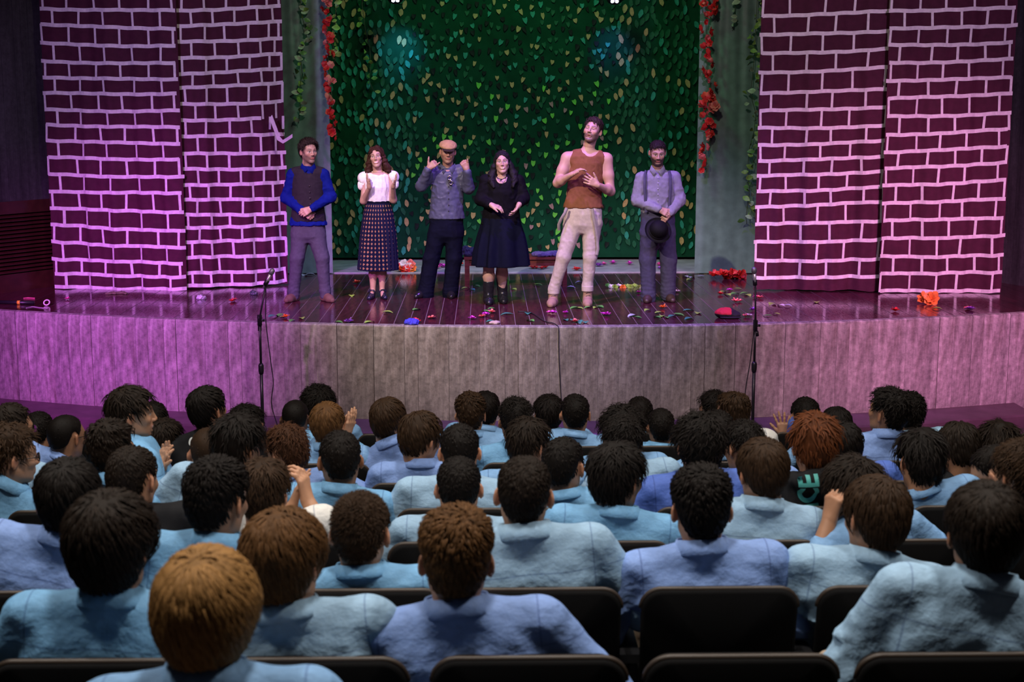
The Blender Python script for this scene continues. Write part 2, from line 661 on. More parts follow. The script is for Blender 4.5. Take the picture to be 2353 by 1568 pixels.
# pale floor strip behind the planks, back wall, ceiling above the stage
b = MB()
b.box((-3.2, 17.76, STAGE - 0.05), (4.2, 19.6, STAGE + 0.012))
obj('floor_backstage', b.mesh('pale_strip'), m_pale, kind='structure', label='pale grey floor strip at the back of the stage')
b = MB()
b.box((-8, 19.62, 0), (9, 19.8, 7.5))
obj('wall_back', b.mesh('wall_back'), m_wall, kind='structure', label='dark back wall of the stage')


def plank_wall(name, A, B, z0, z1, label, first=0.0):
    """board-marked concrete wall from A to B with raised board strips as parts"""
    root = empty(name, (A[0], A[1], 0), label)
    root['kind'] = 'structure'
    A, B = np.array(A, float), np.array(B, float)
    L = np.linalg.norm(B - A)
    u = (B - A) / L
    nrm = np.array([u[1], -u[0]])
    s = 0.0
    while s < L:
        w = RNG.choice([0.10, 0.14, 0.18])
        e = min(s + w, L)
        d = RNG.uniform(0.0, 0.008)
        b = MB()
        p0, p1 = u * (s + 0.002) + nrm * d, u * (e - 0.002) + nrm * d
        q0, q1 = u * (s + 0.002) - nrm * 0.12, u * (e - 0.002) - nrm * 0.12
        V = [(*p0, z0), (*p1, z0), (*p1, z1), (*p0, z1), (*q0, z0), (*q1, z0), (*q1, z1), (*q0, z1)]
        b.add(V, [(0, 1, 2, 3), (0, 3, 7, 4), (1, 5, 6, 2), (3, 2, 6, 7), (0, 4, 5, 1), (4, 7, 6, 5)])
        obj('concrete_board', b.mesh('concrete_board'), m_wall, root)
        s = e
    return root


# splayed side walls
WL0, WL1 = (-7.2, 13.38), (-4.55, 17.36)
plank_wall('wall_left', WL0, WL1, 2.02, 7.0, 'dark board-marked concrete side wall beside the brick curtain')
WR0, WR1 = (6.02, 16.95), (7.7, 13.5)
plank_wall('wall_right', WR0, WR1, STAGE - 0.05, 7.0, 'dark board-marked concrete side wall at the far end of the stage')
# louvred screen under the left wall: frame, slats
lou = empty('louvre_screen', (WL0[0], WL0[1], STAGE), 'dark red slatted louvre screen below the concrete wall beside the brick curtain', 'louvre')
A, B = np.array(WL0), np.array(WL1)
L = np.linalg.norm(B - A)
u = (B - A) / L
ang = math.atan2(u[1], u[0])
lou.rotation_euler = (0, 0, ang)
b = MB()
b.box((0, 0.02, 0.0), (L, 0.10, 1.02))
obj('back_board', b.mesh('back_board'), m_louvre_back, lou)
for (z0, z1, nm) in ((0.0, 0.20, 'bottom_rail'), (0.88, 1.02, 'top_rail')):
    b = MB()
    b.box((0, -0.03, z0), (L, 0.03, z1))
    obj(nm, b.mesh(nm), m_louvre, lou)
sl = MB()
sl.add([(0, -0.035, 0.0), (L, -0.035, 0.0), (L, 0.02, 0.028), (0, 0.02, 0.028), (0, -0.035, 0.008), (L, -0.035, 0.008), (L, 0.02, 0.036), (0, 0.02, 0.036)],
       [(0, 1, 2, 3)[::-1], (4, 5, 6, 7), (0, 1, 5, 4), (1, 2, 6, 5), (2, 3, 7, 6), (3, 0, 4, 7)])
sme = sl.mesh('louvre_slat')
for k in range(15):
    obj('slat', sme, m_louvre, lou, (0, 0, 0.215 + k * 0.0445))

# ------------------------------------------------------------------ brick-patterned curtains with tape
m_brick = mk('maroon_cotton_cloth', (0.060, 0.009, 0.026), 0.85, var=(16, 0.8), bump=(220, 0.15, 0.002), spec=0.3)
m_tape = mk('white_paper_tape', (0.72, 0.66, 0.68), 0.7, var=(25, 0.85), bump=(50, 0.2, 0.002))


def curtain(name, label, A, B, pxl, pxr, yl, yr, pats, seed, zb=STAGE + 0.008, drop_rows=()):
    """A,B floor points; pxl/pxr: px positions of the edges (for reading tape heights off the picture); yl, yr: tape row heights in px"""
    A, B = np.array(A, float), np.array(B, float)
    L = np.linalg.norm(B - A)
    u = (B - A) / L
    nrm = np.array([u[1], -u[0]])
    ztop = 5.6
    r = random.Random(seed)
    ph = [r.uniform(0, 6.28) for _ in range(8)]

    def fold(s, z):
        t = (z - STAGE) / 3.0
        amp = 0.015 + 0.020 * np.clip(1 - t, 0, 1)
        f = np.sin(s * 9.5 + ph[0] + 0.5 * np.sin(z * 1.1 + ph[1])) + 0.7 * np.sin(s * 19 + ph[2] + 0.4 * z) + 0.35 * np.sin(s * 41 + ph[3])
        w = 0.006 * np.sin(z * 4 + s * 6 + ph[4]) * np.clip(1.1 - t, 0, 1)
        return amp * f + w

    def pt(s, z, off=0.0):
        q = A + u * s + nrm * (fold(s, z) + off)
        return (q[0], q[1], z)

    root_me = MB()
    ss = np.linspace(0, L, 64)
    zz = np.concatenate([np.linspace(zb, 2.0, 26), np.linspace(2.1, ztop, 24)])
    P = np.zeros((len(zz), len(ss), 3))
    for i, z in enumerate(zz):
        f = np.array([fold(s, z) for s in ss])
        P[i, :, 0] = A[0] + u[0] * ss + nrm[0] * f
        P[i, :, 1] = A[1] + u[1] * ss + nrm[1] * f
        wob = 0.012 * np.sin(ss * 7 + ph[5]) if i == 0 else 0
        P[i, :, 2] = z + np.abs(wob)
    root_me.grid(P)
    n0 = len(root_me.v)
    P2 = P.copy()
    P2[:, :, 0] -= nrm[0] * 0.004
    P2[:, :, 1] -= nrm[1] * 0.004
    root_me.grid(P2[:, ::-1])
    root = obj(name, root_me.mesh(name, True), m_brick, label=label, cat='curtain', group='curtains taped to look like brick walls')

    def zat(px, py, end):
        q = A if end == 0 else B
        rr = ray(px, py)
        t = (nrm[0] * q[0] + nrm[1] * q[1]) / (nrm[0] * rr[0] + nrm[1] * rr[1])
        return CAMZ + rr[2] * t
    rows = []
    for i in range(len(yl)):
        fx = yl[i] / 670.0
        rows.append((zat(pxl[0] + (pxl[1] - pxl[0]) * fx, yl[i], 0), zat(pxr[0] + (pxr[1] - pxr[0]) * fx, yr[i], 1)))
    dz = rows[0][0] - rows[1][0]
    extra = [(rows[0][0] + dz * k, rows[0][1] + dz * k) for k in range(6, 0, -1) if rows[0][0] + dz * k < 5.5]
    rows = extra + rows

    def zrow(i, s):
        a, b_ = rows[i]
        return a + (b_ - a) * s / L + 0.004 * math.sin(s * 4 + i * 1.7) - 0.010 * math.sin(math.pi * s / L)
    hw = 0.021
    for i in range(len(rows)):
        s0, s1 = r.uniform(-0.015, 0.02), L + r.uniform(-0.03, 0.015)
        if i in [len(extra) + d for d in drop_rows]:
            s1 = L * 0.78
        sm = np.linspace(s0, s1, 40)
        P = np.array([[pt(s, zrow(i, s) + hw * t + 0.003 * math.sin(s * 23 + i), 0.006) for t in (1, -1)] for s in sm])
        b = MB()
        b.grid(P)
        obj('tape', b.mesh('tape'), m_tape, root)
        # upright pieces to the next row down
        if i + 1 < len(rows):
            for fx in pats[i % 2]:
                s = min(max(fx * L + r.uniform(-0.02, 0.02), 0.012), L - 0.012)
                za, zb_ = zrow(i, s) + 0.01, zrow(i + 1, s) - 0.012
                if i in [len(extra) + d for d in drop_rows] and s > L * 0.8:
                    zb_ += 0.07
                tl = r.uniform(-0.006, 0.006)
                w = 0.013
                P = np.array([[pt(s + tl * (q - 0.5) * 2 + w * t, za + (zb_ - za) * q, 0.0085) for t in (-1, 1)] for q in np.linspace(0, 1, 7)])
                b = MB()
                b.grid(P[::-1])
                obj('tape', b.mesh('tape'), m_tape, root)
    return root, pt, rows


SCL = 0.4848
c1 = curtain('brick_curtain', 'outermost maroon curtain taped like brickwork, beside the louvre screen', (-4.95, 16.36), (-3.40, 16.16), (107, 133), (398, 425),
             [v * SCL for v in (40, 115, 205, 290, 365, 440, 520, 590, 665, 745, 825, 905, 985, 1065, 1145, 1225, 1295, 1358)],
             [v * SCL for v in (48, 135, 218, 300, 375, 443, 525, 603, 680, 755, 840, 915, 1005, 1095, 1175, 1248, 1312, 1370)],
             ((0.10, 0.27, 0.46, 0.67, 0.88), (0.015, 0.20, 0.40, 0.58, 0.79, 0.97)), 1)
c2 = curtain('brick_curtain', 'maroon brick-taped curtain with a torn strip of tape hanging loose', (-3.47, 16.24), (-2.30, 16.60), (401, 425), (675, 664),
             [v * SCL for v in (50, 125, 200, 275, 350, 418, 495, 570, 645, 728, 800, 875, 945, 1018, 1080, 1145, 1220, 1295, 1352)],
             [v * SCL for v in (30, 100, 180, 255, 325, 390, 480, 555, 635, 720, 795, 865, 940, 1010, 1060, 1130, 1205, 1275, 1335)],
             ((0.02, 0.18, 0.37, 0.58, 0.78, 0.93), (0.09, 0.28, 0.48, 0.69, 0.86, 0.985)), 2, drop_rows=(7,))
SCR = 0.4846
c3 = curtain('brick_curtain', 'maroon brick-taped curtain hanging beside the green drape with the leafy vine', (3.06, 16.03), (4.50, 15.88), (1757, 1735), (2056, 2025),
             [v * SCR for v in (75, 165, 255, 345, 440, 525, 608, 688, 763, 835, 908, 980, 1062, 1148, 1235, 1315)],
             [v * SCR for v in (50, 145, 230, 318, 420, 505, 595, 667, 740, 810, 885, 955, 1045, 1135, 1230, 1310)],
             ((0.10, 0.36, 0.56, 0.81, 0.985), (0.015, 0.22, 0.47, 0.70, 0.96)), 3)
c4 = curtain('brick_curtain', 'maroon brick-taped curtain against the bare concrete side wall', (4.42, 15.79), (5.80, 15.76), (2057, 2022), (2347, 2298),
             [v * SCR for v in (50, 135, 215, 298, 382, 467, 553, 640, 722, 800, 880, 962, 1045, 1132, 1215, 1295, 1378)],
             [v * SCR for v in (35, 118, 200, 280, 365, 440, 535, 612, 692, 768, 853, 942, 1030, 1115, 1210, 1290, 1376)],
             ((0.10, 0.34, 0.56, 0.78, 0.97), (0.01, 0.25, 0.45, 0.65, 0.90)), 4)
# torn tape hanging from curtain 2
b = MB()
pts = [(622, 268), (634, 300), (640, 318), (650, 326), (660, 320), (672, 312)]
w3 = [ony(px, py, 16.42 - 0.03 * i) for i, (px, py) in enumerate(pts)]
P = np.array([[q + np.array([dx * 0.016, 0, dz * 0.02]) for (dx, dz) in (((-1, -1), (1, 1)) if i < 3 else ((0, -1), (0, 1)))] for i, q in enumerate(w3)])
b.grid(P)
obj('torn_tape', b.mesh('torn_tape', True), m_tape, c2[0])

# ------------------------------------------------------------------ green drapes
m_drape = mk('grey_green_satin', (0.15, 0.25, 0.21), 0.5, var=(8, 0.75), bump=(60, 0.2, 0.004))
m_green = mk('dark_green_cloth', (0.003, 0.042, 0.018), 0.9, spec=0.1, var=(5, 0.7), bump=(90, 0.15, 0.003))


def drape(name, label, A, B, mat, seed, amp=0.03, fr=1.0, zb=STAGE + 0.01, ztop=5.9, cat='curtain', nx=90):
    A, B = np.array(A, float), np.array(B, float)
    L = np.linalg.norm(B - A)
    u = (B - A) / L
    nrm = np.array([u[1], -u[0]])
    r = random.Random(seed)
    ph = [r.uniform(0, 6.28) for _ in range(6)]

    def fold(s, z):
        g = np.clip((z - 1.2) / 3.5, 0.12, 1.0)
        return amp * (np.sin(s * 13 * fr + ph[0] + 0.35 * np.sin(z * 1.3)) + 0.6 * np.sin(s * 27 * fr + ph[1]) + 0.3 * np.sin(s * 47 * fr + ph[2] + z * 0.4)) * g \
            + 0.004 * np.sin(z * 9 + s * 5 + ph[3])

    def pt(s, z, off=0.0):
        q = A + u * s + nrm * (fold(s, z) + off)
        return np.array([q[0], q[1], z])
    ss = np.linspace(0, L, nx)
    zz = np.linspace(zb, ztop, 46)
    P = np.array([[pt(s, z) for s in ss] for z in zz])
    b = MB()
    b.grid(P)
    P2 = P.copy()
    P2[:, :, :2] -= nrm * 0.004
    b.grid(P2[:, ::-1])
    o = obj(name, b.mesh(name, True), mat, label=label, cat=cat)
    return o, pt, L


d_left = drape('green_drape', 'narrow grey-green drape behind the person in the dark waistcoat', (-2.75, 17.72), (-1.90, 17.72), m_drape, 11, 0.02)
d_right = drape('green_drape', 'grey-green drape with a red flower garland and leafy vine', (2.62, 17.62), (3.75, 17.62), m_drape, 12, 0.02)
back, back_pt, back_L = drape('leafy_backdrop', 'dark green backdrop cloth covered with cut-out leaves', (-2.55, 19.1), (3.45, 19.1), m_green, 13, 0.012, 0.5, zb=STAGE + 0.05, ztop=5.9, nx=160)

# leaves on the backdrop: the largest 300 as parts, the rest joined
leaf_cols = {'tan': (0.34, 0.26, 0.105), 'teal': (0.018, 0.22, 0.145), 'green': (0.006, 0.085, 0.034), 'lime': (0.105, 0.45, 0.05), 'mauve': (0.27, 0.17, 0.16), 'dark': (0.001, 0.008, 0.005)}
lm = {k: mk('leaf_' + k, c, 0.55, var=(30, 0.75), bump=(40, 0.25, 0.004), spec=0.12) for k, c in leaf_cols.items()}


def leaf_shape(kind, w, h, r):
    """points of one cut-out leaf, slightly cupped; oval leaf or shield flap"""
    if kind == 'oval':
        out = [(0, 0.5), (0.3, 0.36), (0.46, 0.1), (0.42, -0.18), (0.22, -0.38), (0, -0.5), (-0.22, -0.38), (-0.42, -0.18), (-0.46, 0.1), (-0.3, 0.36)]
    else:
        out = [(-0.45, 0.42), (0, 0.34), (0.45, 0.42), (0.47, 0.05), (0.3, -0.25), (0, -0.52), (-0.3, -0.25), (-0.47, 0.05)]
    bend = r.uniform(0.05, 0.25)
    tilt = r.uniform(-0.45, 0.45)
    V = [(0, 0, 0.0)]
    for (a, c) in out:
        a += r.uniform(-0.05, 0.05)
        c += r.uniform(-0.04, 0.04)
        ct, st = math.cos(tilt), math.sin(tilt)
        X, Z = a * w, c * h
        V.append((X * ct - Z * st, -bend * (abs(a) * w + (0.5 - c) * h * 0.35), X * st + Z * ct))
    n = len(out)
    F = [(0, 1 + (i + 1) % n, 1 + i) for i in range(n)]
    return V, F


r = random.Random(21)
cand = []
pxy = []
tries = 0
while len(pxy) < 1500 and tries < 30000:
    tries += 1
    px, py = r.uniform(740, 1640), r.uniform(-60, 606)
    mid = 945 < px < 1415
    dmin = 11.5 if mid else 11
    if all((px - a) ** 2 + ((py - c) * 0.8) ** 2 > dmin * dmin for a, c in pxy):
        pxy.append((px, py))
for (px, py) in pxy:
    mid = 945 < px < 1415
    q = ony(px, py, 19.08)
    if q[2] < STAGE + 0.12:
        continue
    if mid:
        low = py > 190
        kinds = ['dark', 'tan', 'lime' if low else 'teal', 'green', 'mauve' if (py > 210 and px > 1150) else 'tan', 'dark', 'green', 'dark', 'green', 'teal' if py < 300 else 'lime']
    else:
        kinds = ['tan', 'teal', 'green', 'green', 'green', 'teal']
        if px > 1415:
            kinds = ['tan', 'green', 'green', 'green', 'teal', 'green', 'green']
    kd = r.choice(kinds)
    w, h = (r.uniform(0.045, 0.068), r.uniform(0.065, 0.10)) if mid else (r.uniform(0.055, 0.07), r.uniform(0.10, 0.13))
    vis = {'tan': 3, 'lime': 3, 'mauve': 2.6, 'teal': 2.2, 'green': 1.2, 'dark': 1}[kd]
    cand.append((w * h * vis, q, kd, 'shield' if mid else 'oval', w, h))
cand.sort(key=lambda c: -c[0])
rest = {}
for i, (sc_, q, kd, shp, w, h) in enumerate(cand):
    s = q[0] + 2.55
    base = back_pt(min(max(s, 0), back_L), q[2], 0.014 + 0.008 * r.random())
    V, F = leaf_shape(shp, w, h, r)
    if i < 300:
        b = MB()
        b.add(V, F)
        obj('leaf', b.mesh('leaf', True), lm[kd], back, tuple(base))
    else:
        rest.setdefault(kd, MB()).add([np.array(v) + base for v in V], F)
for kd, b in rest.items():
    o = obj('leaf_scatter', b.mesh('leaf_scatter', True), lm[kd], back)
    o['kind'] = 'stuff'
# ------------------------------------------------------------------ people: heads, hair, hands
def add_head(S, c, R, sc=1.0, jaw=1.0, nose=1.0, neck=None, ears=1.0, mouth_open=0.0, brow=1.0):
    """head shape around c (between the ears); R columns are the head's right, front and up"""
    c = np.asarray(c, float)

    def T(*q):
        return c + R @ (np.array(q) * sc)

    def el(q, r, k=0.012, mode='u', R2=None):
        S.el(T(*q), np.array(r) * sc, R if R2 is None else R @ R2, k * sc, mode)

    def rc(a, b_, r1, r2, k=0.012, mode='u'):
        S.rc(T(*a), T(*b_), r1 * sc, r2 * sc, k * sc, mode)
    el((0, -0.015, 0.038), (0.0735, 0.094, 0.082), 0.02)
    el((0, -0.030, -0.005), (0.062, 0.068, 0.075), 0.03)
    el((0, 0.028, 0.0), (0.0635 * (0.5 + 0.5 * jaw), 0.058, 0.085), 0.03)
    el((0, 0.034, -0.045), (0.053 * jaw, 0.050, 0.055), 0.025)
    for sx in (-1, 1):
        rc((sx * 0.050 * jaw, -0.005, -0.045), (sx * 0.018 * jaw, 0.062, -0.094 - 0.01 * mouth_open), 0.020, 0.017, 0.025)
        el((sx * 0.042, 0.058, -0.012), (0.022, 0.020, 0.018), 0.02)
        rc((sx * 0.012, 0.080, 0.034), (sx * 0.042, 0.069, 0.034), 0.010 * brow, 0.010 * brow, 0.015)
    el((0, 0.074, -0.097 - 0.008 * mouth_open), (0.018 * jaw, 0.016, 0.014), 0.02)
    for sx in (-1, 1):
        el((sx * 0.031, 0.097, 0.013), (0.017, 0.016, 0.011), 0.012, 's')
        el((sx * 0.031, 0.070, 0.013), (0.0135, 0.0135, 0.0125), 0.004)
    rc((0, 0.086, 0.022), (0, 0.104 * (0.9 + 0.1 * nose), -0.018), 0.0075, 0.0110 * nose, 0.010)
    for sx in (-1, 1):
        el((sx * 0.011 * nose, 0.094, -0.023), (0.0085, 0.011, 0.0075), 0.006)
    el((0, 0.076, -0.052), (0.026, 0.016, 0.018), 0.014)
    rc((-0.017, 0.083, -0.0505), (0.017, 0.083, -0.0505), 0.0055, 0.0055, 0.006)
    rc((-0.014, 0.0825, -0.0625 - 0.012 * mouth_open), (0.014, 0.0825, -0.0625 - 0.012 * mouth_open), 0.0065, 0.0065, 0.006)
    if mouth_open > 0:
        el((0, 0.088, -0.058 - 0.006 * mouth_open), (0.019, 0.016, 0.004 + 0.006 * mouth_open), 0.004, 's')
    if ears > 0:
        for sx in (-1, 1):
            tilt = np.array(Matrix.Rotation(sx * 0.62, 3, 'Z') @ Matrix.Rotation(-0.15, 3, 'X'))
            el((sx * 0.083, -0.014, 0.001), (0.0078 * ears, 0.021 * ears, 0.034 * ears), 0.008, 'u', tilt)
            el((sx * 0.090, -0.003, 0.004), (0.0065, 0.0095, 0.016), 0.006, 's', tilt)
    if neck is not None:
        S.rc(T(0, -0.022, -0.05), neck, 0.056 * sc, 0.060 * sc, 0.03)


def face_colours(q, skin, lips=(0.42, 0.14, 0.12), hair=None, brow=(0.02, 0.013, 0.01), beard=0.0, stubble=0.0, eye=(0.05, 0.025, 0.012),
                 closed=False, smile=0.0, scalp=0.0, blush=0.12, browh=1.0):
    """colours per vertex; q are head-space positions"""
    x, y, z = q[:, 0], q[:, 1], q[:, 2]
    ax = np.abs(x)
    front = np.clip((y - 0.045) / 0.02, 0, 1)
    col = np.tile(np.array(skin, float), (len(q), 1))

    def mix(m, rgb):
        m = np.clip(m, 0, 1)[:, None]
        col[:] = col * (1 - m) + np.array(rgb) * m
    red = np.array(skin) * np.array([1.08, 0.72, 0.66])
    mix(blush * np.exp(-(((ax - 0.042) / 0.022) ** 2 + ((z + 0.022) / 0.022) ** 2)) * front * 3, red)
    mix(0.5 * np.exp(-((ax / 0.014) ** 2 + ((z + 0.02) / 0.012) ** 2)) * front * (y > 0.09), red)
    mix(0.6 * (np.exp(-(((y + 0.012) / 0.02) ** 2 + ((z - 0.002) / 0.03) ** 2)) * (ax > 0.074)), red)
    dark = np.array(brow)
    if stubble or beard:
        line = -0.028 - 0.25 * np.clip(0.055 - ax, 0, 1)
        reg = np.clip((line - z) / 0.012, 0, 1) * np.clip((y + 0.02) / 0.02, 0, 1) * np.clip((z + 0.135) / 0.02, 0, 1)
        side = np.clip((ax - 0.05) / 0.01, 0, 1) * np.clip((0.012 - z) / 0.01, 0, 1) * np.clip((y + 0.004) / 0.01, 0, 1) * np.clip((0.05 - y) / 0.02, 0, 1)
        mous = np.exp(-((z + 0.0395) / 0.0075) ** 2) * np.clip((0.034 - ax) / 0.008, 0, 1) * front
        gap = 1 - np.exp(-((ax / 0.03) ** 4)) * np.exp(-((z + 0.075) / 0.006) ** 2) * 0.4
        mix(np.clip(reg * gap + mous + side * 0.8, 0, 1) * max(beard, stubble), dark if beard else np.array(skin) * 0.30 + dark * 0.4)
    zs = z + 0.0565 - smile * np.clip(ax / 0.026, 0, 1) ** 2 * 0.008
    lipm = np.exp(-(ax / (0.0225 + 0.006 * smile)) ** 6) * np.exp(-(zs / (0.0085 + 0.003 * (smile > 0.5))) ** 4) * front * (y > 0.055)
    mix(lipm, lips)
    if smile > 0.5:
        mix(np.exp(-(ax / 0.022) ** 6) * np.exp(-((zs - 0.0005) / 0.0055) ** 4) * front, (0.80, 0.76, 0.72))
    else:
        mix(0.75 * np.exp(-(ax / 0.022) ** 6) * np.exp(-((zs - 0.0005) / 0.0018) ** 2) * front, np.array(lips) * 0.25)
    bz = z - (0.0355 * browh + 0.006 * np.sin(np.clip((ax - 0.012) / 0.04, 0, 1) * 2.6))
    mix(0.92 * np.exp(-(bz / 0.0048) ** 2) * np.clip((ax - 0.009) / 0.005, 0, 1) * np.clip((0.052 - ax) / 0.006, 0, 1) * front, dark)
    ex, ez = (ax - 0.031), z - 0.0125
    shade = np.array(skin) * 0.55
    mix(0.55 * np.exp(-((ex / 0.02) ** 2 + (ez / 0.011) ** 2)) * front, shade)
    if closed:
        mix(np.exp(-(ex / 0.014) ** 4) * np.exp(-((ez + 0.003) / 0.003) ** 2) * front, dark)
    else:
        mix(np.exp(-((ex / 0.0135) ** 4 + (ez / 0.0058) ** 4)) * front, (0.62, 0.58, 0.55))
        mix(np.exp(-((ex / 0.0062) ** 4 + (ez / 0.0062) ** 4)) * front, eye)
        mix(0.9 * np.exp(-(ex / 0.016) ** 4) * np.exp(-((ez - 0.0062) / 0.003) ** 2) * front, dark * 0.6)
    mix(0.7 * np.exp(-(((ax - 0.009) / 0.005) ** 2 + ((z + 0.0285) / 0.004) ** 2)) * (y > 0.08), np.array(skin) * 0.25)
    if hair is not None and scalp > 0:
        C = q - np.array([0, -0.015, 0.035])
        e = np.degrees(np.arctan2(C[:, 2], np.hypot(C[:, 0], C[:, 1])))
        a = np.degrees(np.arctan2(np.abs(C[:, 0]), C[:, 1]))
        e0 = np.interp(a, HL_A, HL_E)
        mix(scalp * np.clip((e - e0 + 3) / 8, 0, 1) * (ax < 0.0755), hair)
    return col


HL_A = np.array([0, 35, 55, 68, 76, 84, 95, 108, 120, 140, 180.0])
HL_E = np.array([33, 30, 20, 2, -14, 6, 13, 4, -28, -57, -63.0])
HC = np.array([0, -0.015, 0.035])


def skull_r(d):
    rz = np.where(d[..., 2] < 0, 0.118, 0.087)
    return 1 / np.sqrt((d[..., 0] / 0.0775) ** 2 + (d[..., 1] / 0.099) ** 2 + (d[..., 2] / rz) ** 2)


def dirs(e, a):
    e, a = np.radians(e), np.radians(a)
    return np.stack([np.cos(e) * np.sin(a), np.cos(e) * np.cos(a), np.sin(e)], axis=-1)


STYLES = {
    # top, side, back thickness; lock length, width, count factor, curl, fringe (hairline lowered at the front), nape lowered, messy
    'buzz': dict(t=(0.006, 0.004, 0.005), L=0.008, w=0.006, n=0.35, curl=0, fringe=0, nape=0, mess=0.2),
    'short': dict(t=(0.020, 0.006, 0.009), L=0.036, w=0.0085, n=1.0, curl=0, fringe=2, nape=0, mess=0.35),
    'crop': dict(t=(0.014, 0.008, 0.010), L=0.026, w=0.0075, n=1.0, curl=0, fringe=0, nape=0, mess=0.3),
    'medium': dict(t=(0.026, 0.018, 0.020), L=0.075, w=0.0095, n=1.1, curl=0, fringe=8, nape=5, mess=0.28),
    'bowl': dict(t=(0.030, 0.030, 0.030), L=0.095, w=0.012, n=1.2, curl=0, fringe=14, nape=10, mess=0.22),
    'tousled': dict(t=(0.034, 0.018, 0.022), L=0.060, w=0.010, n=1.1, curl=0.004, fringe=8, nape=2, mess=0.75),
    'curly': dict(t=(0.036, 0.020, 0.024), L=0.045, w=0.0075, n=1.5, curl=0.008, fringe=8, nape=2, mess=0.9),
    'tight': dict(t=(0.026, 0.014, 0.016), L=0.020, w=0.006, n=1.7, curl=0.006, fringe=2, nape=0, mess=1.0),
    'mop': dict(t=(0.048, 0.042, 0.045), L=0.060, w=0.009, n=1.9, curl=0.011, fringe=14, nape=12, mess=1.0),
    'mopup': dict(gap=14, t=(0.046, 0.030, 0.034), L=0.045, w=0.008, n=1.8, curl=0.010, fringe=-4, nape=4, mess=1.0),
    'quiff': dict(t=(0.034, 0.007, 0.010), L=0.045, w=0.009, n=1.0, curl=0.002, fringe=0, nape=0, mess=0.5),
}


